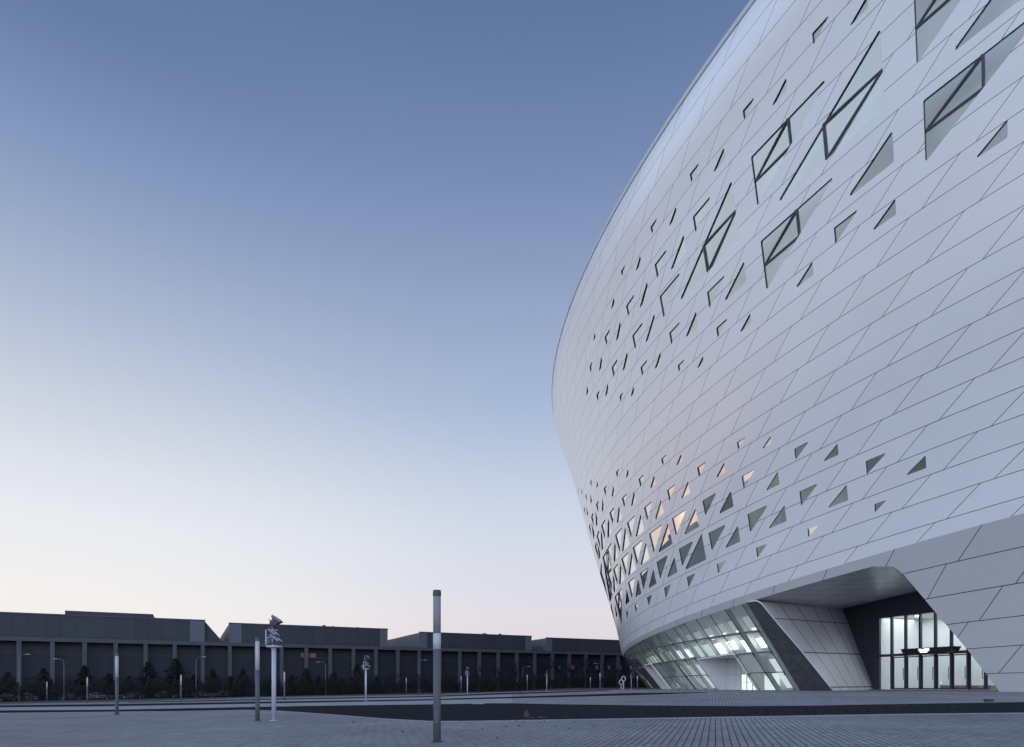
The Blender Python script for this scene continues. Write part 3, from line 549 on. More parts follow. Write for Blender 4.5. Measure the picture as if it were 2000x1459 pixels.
M_GLOW = mat('sign_glow', (1, 1, 1), .5, emit=(1, 1, 1), es=1.6)
mid = s0+(s1-s0)*.46; mb = MB()
def glyph(sa, za, w, h, strokes):
    for x0, y0, x1, y1 in strokes:
        t = .045; 
        if x0 == x1: wallbox(mb, sa+x0*w-t/2, sa+x0*w+t/2, za+y0*h, za+y1*h, 1.255, 1.29)
        else: wallbox(mb, sa+x0*w, sa+x1*w, za+y0*h-t/2, za+y0*h+t/2, 1.255, 1.29)
gl_ = [[(0, 1, 1, 1), (0, .55, 1, .55), (.5, 0, .5, 1), (0, 0, 1, 0), (.1, .5, .1, 1)], [(.0, .0, .0, 1), (0, .75, 1, .75), (.6, 0, .6, 1), (.3, .3, 1, .3), (.3, 0, 1, 0)], [(0, 1, 1, 1), (.2, 0, .2, 1), (.8, 0, .8, 1), (0, .5, 1, .5)], [(0, 1, 1, 1), (0, .05, 1, .05), (0, 0, 0, 1), (1, 0, 1, 1), (.1, .5, .9, .5), (.5, 0, .5, 1)]]
for k in range(4): glyph(mid-.58+k*.30, 4.95, .22, .20, gl_[k])
for k in range(9): glyph(mid-.40+k*.088, 4.79, .05, .07, [(0, 1, 1, 1), (0, 0, 0, 1), (.5, .5, 1, .5)] if k % 2 else [(0, 0, 1, 0), (1, 0, 1, 1), (0, 0, 0, 1)])
child(mb.build('lettering', M_GLOW), sc_)
# green exit sign inside
sx = 0.; q = None
k = (1838-1000)/1300; A_ = W0+WN*(D_+.05); sx = float((k*A_[1]-A_[0])/(WE[0]-k*WE[1])); Yx = A_[1]+WE[1]*sx; zx = EYE+6*Yx/1300
ex = empty('exit_sign', wp(sx, zx, D_+.05)); tag(ex, 'small green lit exit sign low on the white wall behind the glass doors', 'exit sign')
mb = MB(); wallbox(mb, sx-.24, sx+.24, zx-.13, zx+.13, D_+.02, D_+.08); child(mb.build('sign_box', mat('exit_green', (.02, .25, .16), .4, emit=(.05, .55, .35), es=.7)), ex)
mb = MB(); wallbox(mb, sx-.13, sx+.02, zx-.03, zx+.08, D_+.081, D_+.09); wallbox(mb, sx+.05, sx+.17, zx-.06, zx+.02, D_+.081, D_+.09); child(mb.build('sign_symbol', mat('exit_white', (1, 1, 1), .4, emit=(.8, 1, .9), es=1.2)), ex)

# ------------------------------------------------------------------ ground, paving, beds
def curve(pts): 
    P = []
    for a, b in zip(pts[:-1], pts[1:]):
        n = max(1, int(abs(b[0]-a[0])/25))
        P += [(a[0]+(b[0]-a[0])*i/n, a[1]+(b[1]-a[1])*i/n) for i in range(n)]
    return P+[pts[-1]]
def gpts(pts): return [ground_at(*p) for p in curve(pts)]
def ground_poly(name, poly, m, lift, step=3.0, thick=0.):
    P = np.array(poly); lo, hi = P.min(0), P.max(0); st = step
    gx = np.arange(lo[0], hi[0], st); gy = np.arange(lo[1], hi[1], st)
    gpt = [(x, y) for x in gx for y in gy]
    V = [Vector(p) for p in poly]+[Vector(p) for p in gpt]; n = len(poly)
    rv, re, rf, _, _, _ = delaunay_2d_cdt(V, [], [list(range(n))], 1, 1e-4)
    X = np.array([(p.x, p.y) for p in rv]); z = G(X[:, 0], X[:, 1])+lift
    return tag(fixup(meshobj(name, np.column_stack([X, z]), [tuple(f) for f in rf], m, None, True)), kind='structure')
def fixup(o):
    if sum(p.normal.z for p in o.data.polygons) < 0: o.data.flip_normals()
    return o
M_EARTH = mat('dark_lawn', (.020, .024, .014), .95, noise=(.25, .5), bump=(2., .3))
bx = np.concatenate([np.arange(-600, -120, 40), np.arange(-120, 120, 6), np.arange(120, 801, 40)]); by = np.concatenate([np.arange(-60, 0, 10), np.arange(0, 150, 4), np.arange(150, 1300, 60)])
vv = [(x, y, float(G(x, y))-.03) for x in bx for y in by]; nb_ = len(by)
ff = [(i*nb_+j, (i+1)*nb_+j, (i+1)*nb_+j+1, i*nb_+j+1) for i in range(len(bx)-1) for j in range(nb_-1)]
tag(meshobj('ground', vv, ff, M_EARTH, None, True), kind='structure')
def paver_mat():
    m = bpy.data.materials.new('plaza_pavers'); m.use_nodes = True; t = m.node_tree; p = t.nodes['Principled BSDF']; L = t.links.new
    c = N(t, 'ShaderNodeTexCoord'); mp = N(t, 'ShaderNodeMapping'); mp.inputs['Rotation'].default_value = (0, 0, R(-73)); L(c.outputs['Object'], mp.inputs[0])
    b = N(t, 'ShaderNodeTexBrick'); b.offset = .5; b.inputs['Scale'].default_value = 1.; b.inputs['Brick Width'].default_value = .60; b.inputs['Row Height'].default_value = .16; b.inputs['Mortar Size'].default_value = .0145; b.inputs['Mortar Smooth'].default_value = .15; b.inputs['Bias'].default_value = 0.
    b.inputs['Color1'].default_value = (.29, .29, .295, 1); b.inputs['Color2'].default_value = (.235, .235, .243, 1); b.inputs['Mortar'].default_value = (.022, .023, .028, 1); L(mp.outputs[0], b.inputs[0])
    n1 = N(t, 'ShaderNodeTexNoise'); n1.inputs['Scale'].default_value = .16; n1.inputs['Detail'].default_value = 8; n1.inputs['Roughness'].default_value = .62; L(c.outputs['Object'], n1.inputs['Vector'])
    r1 = ramp(t, [(.33, (.74, .74, .76)), (.5, (.98, .98, .98)), (.68, (1.22, 1.21, 1.18))]); L(n1.outputs[0], r1.inputs[0])
    n2 = N(t, 'ShaderNodeTexNoise'); n2.inputs['Scale'].default_value = 2.6; n2.inputs['Detail'].default_value = 6; L(c.outputs['Object'], n2.inputs['Vector']); r2 = ramp(t, [(.3, (.86, .86, .86)), (.7, (1.12, 1.12, 1.12))]); L(n2.outputs[0], r2.inputs[0])
    x = N(t, 'ShaderNodeMix', data_type='RGBA', blend_type='MULTIPLY'); x.inputs[0].default_value = 1; L(b.outputs[0], x.inputs[6]); L(r1.outputs[0], x.inputs[7])
    y = N(t, 'ShaderNodeMix', data_type='RGBA', blend_type='MULTIPLY'); y.inputs[0].default_value = 1; L(x.outputs[2], y.inputs[6]); L(r2.outputs[0], y.inputs[7]); L(y.outputs[2], p.inputs['Base Color'])
    p.inputs['Roughness'].default_value = .75; p.inputs['Specular IOR Level'].default_value = .3
    bp = N(t, 'ShaderNodeBump'); bp.inputs['Strength'].default_value = .25; bp.inputs['Distance'].default_value = .01; L(b.outputs['Fac'], bp.inputs['Height']); bp.invert = True; L(bp.outputs[0], p.inputs['Normal']); return m
M_PAVE = paver_mat()
M_STONE = mat('stone_band', (.275, .278, .285), .75, noise=(.5, .16, 7))
M_BED = mat('dark_gravel', (.036, .036, .038), .95, noise=(7., .8, 8), bump=(14., .9), spec=0.)
FAR_EDGE = [(-320, 1383), (-60, 1376), (0, 1375), (250, 1370.5), (500, 1362), (825, 1357), (1000, 1351), (1250, 1346.6), (1330, 1346.2)]
B1 = [(-320, 1400), (-60, 1394.5), (0, 1393.5), (225, 1391), (350, 1390), (480, 1387.5), (540, 1389), (640, 1396), (750, 1405), (840, 1410), (900, 1410), (1000, 1408.5), (1250, 1404.5), (1500, 1400.5), (1750, 1396.5), (2000, 1394), (2200, 1391.5)]
B2 = [(-320, 1394), (-60, 1389), (0, 1388), (225, 1386.5), (500, 1381), (640, 1378.5), (850, 1376), (960, 1374), (1000, 1374), (1120, 1376.5), (1300, 1378.7), (1450, 1380), (1600, 1378.7), (1800, 1375), (2000, 1372), (2200, 1369)]
far = gpts(FAR_EDGE)
plaza = far+[(24, 130), (75, 120), (75, 40), (40, 14), (30, 4), (10, -20), (-40, -20), (-70, 10), (far[0][0]-8, far[0][1]-40)]
ground_poly('plaza', plaza, M_PAVE, 0.0, 2.5)
b1, b2 = gpts(B1), gpts(B2)
ground_poly('gravel_bed', b2+b1[::-1], M_BED, .018, 2.0)
DA_u = [(-320, 1384), (-60, 1379), (0, 1378), (225, 1375.5), (500, 1371), (825, 1366), (1000, 1361), (1237, 1353.8), (1380, 1352.4)]; DA_l = [(-320, 1388.5), (-60, 1383), (0, 1381.7), (225, 1379.5), (500, 1374.5), (825, 1368.5), (1000, 1364), (1237, 1358), (1380, 1352.9)]
ground_poly('gravel_strip', gpts(DA_u)+gpts(DA_l)[::-1], M_BED, .018, 3.0)
DB_u = [(250, 1371.5), (500, 1365.7), (825, 1360), (1000, 1353), (1100, 1350.6), (1190, 1348.3)]; DB_l = [(250, 1372.5), (500, 1367.6), (825, 1362), (1000, 1355.8), (1100, 1352.6), (1190, 1349.2)]
ground_poly('gravel_strip', gpts(DB_u)+gpts(DB_l)[::-1], M_BED, .018, 3.0)
ground_poly('stone_path', gpts([p for p in DA_l if p[0] <= 1000])+gpts([p for p in B2 if p[0] <= 1000])[::-1], M_STONE, .009, 3.0)
ground_poly('stone_path', gpts(DB_l[1:4])+gpts([p for p in DA_u if 500 <= p[0] <= 1000])[::-1], M_STONE, .009, 3.0)
# kerb along the near edge of the big bed
M_KERB = mat('kerb_stone', (.22, .225, .245), .8, noise=(2., .2))
kp = [p for p in b1 if p[1] < 90]; mb = MB()
for a, b in zip(kp[:-1], kp[1:]): mb.bar((a[0], a[1], float(G(*a))+.012), (b[0], b[1], float(G(*b))+.012), .10, .05)
tag(mb.build('kerb', M_KERB), kind='structure')
# ------------------------------------------------------------------ light columns on the plaza
M_POST = mat('post_grey', (.108, .118, .136), .75, noise=(3., .08), spec=.2); M_DIFF = mat('diffuser_white', (.46, .475, .51), .65, spec=.2); M_DIFG = mat('diffuser_grey', (.235, .25, .285), .75, spec=.2); M_CAPD = mat('cap_dark', (.05, .05, .06), .5)
LH = 3.52
def lamp_proto(two):
    root = empty('light_column'); mb = MB()
    mb.tube([(0, 0, 0), (0, 0, .02)], .15, 20); bevel(mb.build('base_flange', M_POST, root), .006, 1)
    for k in range(4):
        a = .785+k*1.571; mb = MB(); mb.tube([(math.cos(a)*.122, math.sin(a)*.122, .015), (math.cos(a)*.122, math.sin(a)*.122, .04)], .016, 6); mb.build('bolt', M_CAPD, root)
    mb = MB(); mb.box(-.045, .045, -.094, -.084, .45, .72); bevel(mb.build('access_hatch', M_CAPD if False else M_POST, root), .004, 1)
    mb = MB(); mb.tube([(0, 0, .03), (0, 0, LH*.612)], .089, 24); o = mb.build('post', M_POST, root, False); sm_side(o)
    if two:
        mb = MB(); mb.tube([(0, 0, LH*.612), (0, 0, LH*.716)], .091, 24); sm_side(mb.build('diffuser', M_DIFF, root))
        mb = MB(); mb.tube([(0, 0, LH*.716), (0, 0, LH*.962)], .089, 24); sm_side(mb.build('shade', M_DIFG, root))
    else:
        mb = MB(); mb.tube([(0, 0, LH*.612), (0, 0, LH*.962)], .089, 24); sm_side(mb.build('diffuser', M_DIFF, root))
    mb = MB(); mb.tube([(0, 0, LH*.962), (0, 0, LH*.968), (0, 0, LH*.985), (0, 0, LH)], [.093, .097, .097, .09], 24); sm_side(mb.build('cap', M_CAPD if two else M_POST, root))
    return root
def sm_side(o):
    for p in o.data.polygons:
        if abs(p.normal.z) < .6: p.use_smooth = True
    return o
LAMPS = [(853.5, 1153, 1450, 'tall grey light column with a white band and dark cap, nearest on the plaza'),
 (503, 1246, 1408, 'light column with long white head standing close left of the floodlight mast'),
 (228.3, 1277, 1396, 'light column with white head and dark tip on the paving at left, apart from other posts'),
 (91.7, 1330.6, 1370, 'short light column furthest left, in front of the parked cars'),
 (170.5, 1321.5, 1372.6, 'thin light column second from the left, by the verge'),
 (353.5, 1317, 1370.5, 'thin light column on the stone band between the left post and the floodlight mast'),
 (555.5, 1311, 1368, 'light column on the stone bands just right of the big floodlight mast'),
 (793.6, 1322.9, 1355, 'small distant light column left of the nearest tall column'),
 (900.7, 1320, 1354, 'small distant light column close left of a floodlight mast, beyond the nearest column'),
 (1029.8, 1317, 1350.5, 'distant light column beyond the brown rock, alone before the trees'),
 (1153, 1322.5, 1347.5, 'shortest distant light column, left of a taller one near the theatre'),
 (1172, 1313.8, 1348, 'distant light column left of the ring shaped posts'),
 (1245, 1319, 1347, 'thin light column closest to the slanted glass wall of the theatre')]
pa, pb = None, None
for i, (px, yt, yb, lab) in enumerate(LAMPS):
    x, y = ground_at(px, yb); hgt = (yb-yt)*y/1300
    if i == 0: o = pa = lamp_proto(True)
    elif i == 1: o = pb = lamp_proto(False)
    else: o = copy_tree(pb)
    o.location = (x, y, float(G(x, y))+.002); k = hgt/LH; o.scale = (min(max(k, .8), 1.15), min(max(k, .8), 1.15), k); tag(o, lab, 'lamp post', 'light columns on the plaza')
# ------------------------------------------------------------------ floodlight masts
M_MAST = mat('mast_white', (.42, .45, .50), .45, noise=(2., .06)); M_FLOOD = mat('flood_housing', (.17, .185, .21), .55); M_FDARK = mat('flood_dark', (.035, .037, .042), .5); M_FGL = mat('flood_glass', (.20, .225, .26), .25, spec=.6)
def mast_proto():
    root = empty('floodlight_mast'); mb = MB(); mb.tube([(0, 0, 0), (0, 0, 3.25)], .095, 20); sm_side(mb.build('pole', M_MAST, root))
    mb = MB(); mb.tube([(0, 0, 0), (0, 0, .025)], .19, 16); mb.build('base_plate', M_MAST, root)
    mb = MB(); mb.tube([(0, 0, 3.16), (0, 0, 3.20), (0, 0, 3.26)], [.12, .33, .33], 20); mb.tube([(0, 0, 3.10), (0, 0, 3.16)], [.10, .12], 16); mb.build('platform', M_MAST, root)
    mb = MB(); mb.tube([(-.05, 0, 3.26), (-.05, 0, 4.02)], .035, 10); mb.bar((-.3, 0, 3.62), (.2, 0, 3.62), .05, .05); mb.bar((-.3, -.12, 3.3), (-.3, -.12, 3.95), .04, .04); mb.bar((-.22, .1, 3.95), (.12, .1, 3.95), .04, .04); mb.build('bracket', M_MAST, root)
    def head(loc, rot, s=(.46, .34, .10)):
        mb = MB(); mb.box(-s[0]/2, s[0]/2, -s[1]/2, s[1]/2, -s[2]/2, s[2]/2)
        for q in range(5): mb.box(-s[0]/2+.03+q*s[0]/5.2, -s[0]/2+.05+q*s[0]/5.2, -s[1]/2+.02, s[1]/2-.02, -s[2]/2-.035, -s[2]/2+.005)
        o = bevel(mb.build('floodlight', M_FLOOD, root), .012, 1); o.location = loc; o.rotation_euler = rot
        mb = MB(); mb.box(-s[0]/2+.02, s[0]/2-.02, -s[1]/2+.02, s[1]/2-.02, s[2]/2-.002, s[2]/2+.008); mb.build('lens', M_FGL, o)
        mb = MB(); mb.bar((-s[0]/2-.02, 0, 0), (-s[0]/2-.02, 0, -.22), .03, .03); mb.bar((s[0]/2+.02, 0, 0), (s[0]/2+.02, 0, -.22), .03, .03); mb.bar((-s[0]/2-.02, 0, -.22), (s[0]/2+.02, 0, -.22), .03, .03); mb.build('yoke', M_FDARK, o)
    head((.02, -.08, 3.82), (R(-14), R(34), R(-25))); head((.12, -.08, 3.56), (R(-14), R(30), R(-22)), (.56, .36, .10)); head((-.20, .12, 3.50), (R(30), R(-25), R(30)), (.4, .3, .1))
    mb = MB(); mb.box(-.12, .38, -.16, .16, 3.36, 3.44); mb.build('control_box', M_FDARK, root)
    mb = MB(); mb.tube([(-.05, 0, 4.02), (-.03, 0, 4.12)], .10, 12); mb.build('collar', M_FDARK, root)
    # two spot heads on top, crossed
    mb = MB(); mb.hexa([(-.16, -.14, 4.16), (.12, -.14, 4.13), (.12, .14, 4.13), (-.16, .14, 4.16), (-.12, -.14, 4.36), (.10, -.14, 4.36), (.10, .14, 4.36), (-.12, .14, 4.36)])
    mb.hexa([(.05, -.17, 4.14), (.36, -.17, 4.30), (.36, .17, 4.30), (.05, .17, 4.14), (-.06, -.17, 4.52), (.02, -.17, 4.56), (.02, .17, 4.56), (-.06, .17, 4.52)]); fixn(mb.build('spotlight', M_FDARK, root))
    mb = MB(); mb.bar((-.04, -.18, 4.56), (.36, -.18, 4.32), .02, .10); mb.bar((-.2, -.1, 4.40), (-.02, -.1, 4.34), .03, .03); mb.build('visor', M_FLOOD, root)
    return root
MASTS = [(535, 1408, 205, 0., 'large white floodlight mast with stacked lamp heads, beside a light column at left'), (714.5, 1369.8, 89.3, 40., 'white floodlight mast on the stone band, second nearest, left of the tall column'),
 (913, 1355.8, 53, -30., 'small floodlight mast right of the tall near column'), (1068, 1349.2, 40, 70., 'distant floodlight mast before the bare trees, with crossed lamp heads'), (1233, 1346.2, 32.5, 20., 'most distant floodlight mast, beside the ring posts near the glass wall')]
mp_ = None
for px, yb, hp, rz, lab in MASTS:
    x, y = ground_at(px, yb); o = mast_proto() if mp_ is None else copy_tree(mp_); mp_ = mp_ or o; k = hp*y/1300/4.56
    o.location = (x, y, float(G(x, y))+.002); o.rotation_euler = (0, 0, R(rz)); o.scale = (k, k, k); tag(o, lab, 'floodlight mast', 'floodlight masts on the plaza')
# ------------------------------------------------------------------ ring posts
for px, yr, yb, lab in ((1213.3, 1332.5, 1346.6, 'lower grey ring on a short post near the glass wall'), (1218, 1325.6, 1346.6, 'higher grey ring on a post behind the lower ring')):
    x, y = ground_at(px, yb); zr = EYE+(1340-yr)*y/1300; z0 = float(G(x, y)); r_ = 3.6*y/1300; root = empty('ring_post', (x, y, z0)); tag(root, lab, 'ring post', 'ring shaped posts by the theatre')
    mb = MB(); mb.tube([(0, 0, 0), (0, 0, zr-z0-r_*1.25)], .09, 10); mb.build('post', M_MAST, root); mb = MB()
    mb.tube([(math.sin(a)*r_, 0, zr-z0+math.cos(a)*r_*1.25) for a in np.linspace(0, 2*math.pi, 25)], .09, 8, False); mb.build('ring', M_MAST, root, True)
# ------------------------------------------------------------------ exhibition halls beyond the trees
HP = np.array([-107.7, 140.]); HD = np.array([.9, .436]); HD /= np.linalg.norm(HD); HN = np.array([-HD[1], HD[0]])
def hs(px, off=0.): k = (px-1000)/1300; A = HP+HN*off; return float((k*A[1]-A[0])/(HD[0]-k*HD[1]))
def hp(s, z, off=0.): q = HP+HD*s+HN*off; return (q[0], q[1], z)
def hbox(mb, s0, s1, o0, o1, z0, z1): mb.hexa([hp(s0, z0, o0), hp(s1, z0, o0), hp(s1, z0, o1), hp(s0, z0, o1), hp(s0, z1, o0), hp(s1, z1, o0), hp(s1, z1, o1), hp(s0, z1, o1)])
def hY(s, off=0.): return float((HP+HD*s+HN*off)[1])
def ribmat(name, base, per, ax):
    m = bpy.data.materials.new(name); m.use_nodes = True; t = m.node_tree; p = t.nodes['Principled BSDF']; c = N(t, 'ShaderNodeTexCoord'); mpn = N(t, 'ShaderNodeMapping'); mpn.inputs['Rotation'].default_value = (0, 0, -math.atan2(HD[1], HD[0])); t.links.new(c.outputs['Object'], mpn.inputs[0])
    b = N(t, 'ShaderNodeTexBrick'); b.offset = 0.; b.inputs['Scale'].default_value = 1.; b.inputs['Brick Width'].default_value = per[0]; b.inputs['Row Height'].default_value = per[1]; b.inputs['Mortar Size'].default_value = .05
    sx_ = N(t, 'ShaderNodeSeparateXYZ'); t.links.new(mpn.outputs[0], sx_.inputs[0]); cb = N(t, 'ShaderNodeCombineXYZ'); t.links.new(sx_.outputs[ax], cb.inputs[0]); t.links.new(sx_.outputs[2], cb.inputs[1]); t.links.new(cb.outputs[0], b.inputs[0])
    b.inputs['Color1'].default_value = (*base, 1); b.inputs['Color2'].default_value = (*[x*.86 for x in base], 1); b.inputs['Mortar'].default_value = (*[x*.55 for x in base], 1); t.links.new(b.outputs[0], p.inputs['Base Color']); p.inputs['Roughness'].default_value = .6; p.inputs['Specular IOR Level'].default_value = .25; return m
M_HALL = ribmat('hall_sheet', (.048, .055, .068), (3.0, 40.), 0); M_HLIGHT = ribmat('hall_light_panel', (.125, .14, .17), (.8, 40.), 0); M_HSIDE = ribmat('hall_side', (.11, .118, .135), (1.2, 40.), 1)
M_CONC = mat('concrete_frame', (.068, .077, .094), .8, noise=(.4, .15)); M_HUP = ribmat('hall_upper_wall', (.036, .044, .056), (2.4, 1.5), 0); M_HLOW = ribmat('hall_louvres', (.027, .033, .045), (30., .6), 0); M_HBASE = mat('hall_plinth', (.030, .034, .042), .9, spec=.1); M_VENT = mat('vent_dark', (.02, .02, .025), .6)
ZT = 11.75; frame = empty('colonnade', hp(0, 0)); tag(frame, 'long grey concrete colonnade with dark wall bays running behind the trees', 'colonnade')
def pc(o, root): o.parent = root; o.matrix_parent_inverse = root.matrix_basis.inverted(); return fixn(o)
s_l, s_r = hs(-340), hs(1420); zg = lambda s, o=0.: float(G(*(HP+HD*s+HN*o)))-.4
mb = MB(); hbox(mb, s_l, s_r, -.45, .45, ZT-.85, ZT); pc(mb.build('beam', M_CONC), frame)
mb = MB(); hbox(mb, s_l, s_r, 2.4, 2.8, 8.35, ZT-.3); pc(mb.build('upper_wall', M_HUP), frame)
mb = MB(); hbox(mb, s_l, s_r, 2.2, 2.6, 3.3, 8.35); pc(mb.build('louvre_wall', M_HLOW), frame)
mb = MB(); hbox(mb, s_l, s_r, 1.8, 2.6, -6, 3.3); pc(mb.build('plinth', M_HBASE), frame)
mb = MB(); hbox(mb, s_l, s_r, .45, 14., ZT-.5, ZT-.1); pc(mb.build('flat_roof', M_HALL), frame)
c1, c2 = hs(37.8), hs(690); dc = (c2-c1)/12; k = -12
while c1+dc*k < s_r-4:
    s = c1+dc*k; mb = MB(); hbox(mb, s-.42, s+.42, -.38, .38, zg(s), ZT-.85); pc(mb.build('column', M_CONC), frame); k += 1
for px0, px1 in ((588, 603), (606, 617)):
    mb = MB(); a, b = hs(px0, 2.2), hs(px1, 2.2); hbox(mb, a, b, 2.3, 2.42, 8.6, 9.7); pc(mb.build('lit_window', mat('lit_amber', (.10, .07, .04), .4, emit=(.5, .27, .10), es=.09) if 'lit_amber' not in bpy.data.materials else bpy.data.materials['lit_amber']), frame)
OFF = 12.
def block(px0, px1, pxr, yr, label, lights=(), depth=60., vents=8, z0=8.):
    a, b = hs(px0, OFF), hs(px1, OFF); sr = hs(pxr, OFF); zt = EYE+(1340-yr)*hY(sr, OFF)/1300; root = empty('exhibition_hall', hp((a+b)/2, 0, OFF+depth/2)); tag(root, label, 'hall', 'exhibition halls beyond the plaza')
    mb = MB(); hbox(mb, a, b, OFF, OFF+depth, z0, zt); pc(mb.build('hall_body', M_HALL), root)
    mb = MB(); hbox(mb, a-.15, b+.15, OFF-.15, OFF+.3, zt-.02, zt+.28); pc(mb.build('roof_edge', M_VENT if False else M_CONC), root)
    for p0, p1 in lights:
        mb = MB(); hbox(mb, hs(p0, OFF), hs(p1, OFF), OFF-.08, OFF-.002, z0, zt-.05); pc(mb.build('light_panel', M_HLIGHT), root)
    mb = MB(); hbox(mb, a-.08, a-.002, OFF, OFF+depth, z0, zt-.05); pc(mb.build('side_wall', M_HSIDE), root)
    for q in range(vents):
        s = a+(b-a)*(q+.9)/(vents+.8); w = (b-a)/(vents+.8)*(.30 if q % 3 else .42); mb = MB(); hbox(mb, s-w, s+w, OFF-.06, OFF-.001, ZT+.35, ZT+1.15); pc(mb.build('vent', M_VENT), root)
    for q in range(6):   # rooftop plant, pipes and rails
        s = a+(b-a)*rng.uniform(.03, .97); mb = MB(); w = rng.uniform(.3, 1.6); hbox(mb, s, s+w, OFF+1.5, OFF+1.5+w, zt, zt+rng.uniform(.25, .7)); pc(mb.build('roof_unit', M_VENT), root)
    return root, zt, a, b
r1, z1, a1, b1_ = block(-330, 400, 60, 1199.5, 'wide dark hall at the far left with a raised roof box and sloping end', [(371, 400)], vents=14)
mb = MB(); hbox(mb, hs(127, OFF), hs(299, OFF), OFF-.1, OFF+30, z1, z1+1.15); pc(mb.build('roof_box', M_HALL), r1)
A, B, C = hp(b1_, z1, OFF+1), hp(hs(432, OFF), ZT+1.4, OFF+1), hp(b1_, 8, OFF+1); D = hp(hs(432, OFF), 8, OFF+1)
E_ = [tuple(np.array(p)+np.array([HN[0]*40, HN[1]*40, 0])) for p in (A, B, D, C)]
mb = MB(); mb.hexa([C, D, E_[2], E_[3], A, B, E_[1], E_[0]]); pc(mb.build('sloping_end', M_HALL), r1)
mb = MB(); hbox(mb, hs(400, OFF), hs(452, OFF), OFF+2, OFF+40, 8, ZT+1.2); pc(mb.build('link_roof', M_CONC), r1)
block(448, 757, 448, 1218, 'long dark hall behind the large floodlight mast, pale panels at both ends', [(448, 472), (742, 757)], vents=11)
block(820, 1038, 820, 1235.5, 'dark hall crossed by the nearest light column, with a pale left corner', [(820, 834), (1026, 1038)], vents=10)
block(1067, 1420, 1067, 1246.5, 'far dark hall running behind the theatre at right', [(1067, 1078)], vents=12)
# faded notice boards on the colonnade
for px, c, lab in ((1093, (.16, .17, .20), 'faint grey notice board, leftmost on the far colonnade'), (1119, (.30, .12, .15), 'reddish notice board with a pale mark on the far colonnade'), (1143, (.20, .21, .25), 'pale grey notice board right of the reddish one'), (1166.5, (.28, .25, .31), 'pinkish white notice board on the far colonnade, middle of the row'), (1189, (.13, .15, .16), 'dim greenish notice board on the far colonnade'), (1211.5, (.29, .20, .25), 'pink notice board beside the last column before the glass wall'), (1233, (.27, .28, .32), 'white notice board closest to the glass wall')):
    s = hs(px, 2.0); Y = hY(s, 2.); zc_ = EYE+(1340-1303.5)*Y/1300; root = empty('notice_board', hp(s, zc_, 1.9)); tag(root, lab, 'notice board', 'notice boards on the colonnade')
    mb = MB(); hbox(mb, s-.55, s+.55, 1.95, 2.19, zc_-.62, zc_+.62); pc(mb.build('board', mat('board', c, .6)), root); mb = MB(); hbox(mb, s-.2, s+.15, 1.93, 1.949, zc_-.3, zc_+.4); hbox(mb, s-.35, s+.35, 1.93, 1.949, zc_-.5, zc_-.38); pc(mb.build('marking', mat('board_mark', tuple(min(1, x*1.7) for x in c), .6)), root)
# ------------------------------------------------------------------ street lamps behind
M_SL = mat('street_lamp_grey', (.17, .18, .20), .6)
def street_lamp(h, arm):
    root = empty('street_lamp'); mb = MB(); mb.tube([(0, 0, 0), (0, 0, h*.9)], [.085, .045], 8); mb.build('pole', M_SL, root); mb = MB(); mb.tube([(0, 0, h*.9), (.15*arm, 0, h*.96), (.6*arm, 0, h*.995), (1.3*arm, 0, h)], .035, 6); mb.build('arm', M_SL, root)
    mb = MB(); mb.box(min(1.2*arm, 2.0*arm), max(1.2*arm, 2.0*arm), -.14, .14, h-.04, h+.07); bevel(mb.build('lamp_head', mat('lamp_head', (.40, .42, .45), .5) if 'lamp_head' not in bpy.data.materials else bpy.data.materials['lamp_head'], root), .03, 1); return root
for px, yt, arm, lab in ((37, 1278, 1, 'street lamp with arm to the right, furthest left'), (125, 1287, -1, 'street lamp with arm to the left between two dark conifers at left'), (383, 1283, 1, 'street lamp with bright head right of the tall conifer pair'), (636, 1293, -1, 'thin street lamp right of the large floodlight mast'), (818, 1289, 1, 'street lamp just left of the nearest tall light column'), (1021, 1302, 1, 'street lamp among bare trees beyond the rock'), (1174, 1296, -1, 'distant street lamp nearest to the theatre')):
    Y = 1/(.007143-1.94e-6*px)-22; X = (px-1000)/1300*Y; z0 = float(G(X, Y)); h = EYE+(1340-yt)*Y/1300-z0; o = street_lamp(h, arm); o.location = (X, Y, z0); tag(o, lab, 'street lamp', 'street lamps beyond the plaza')
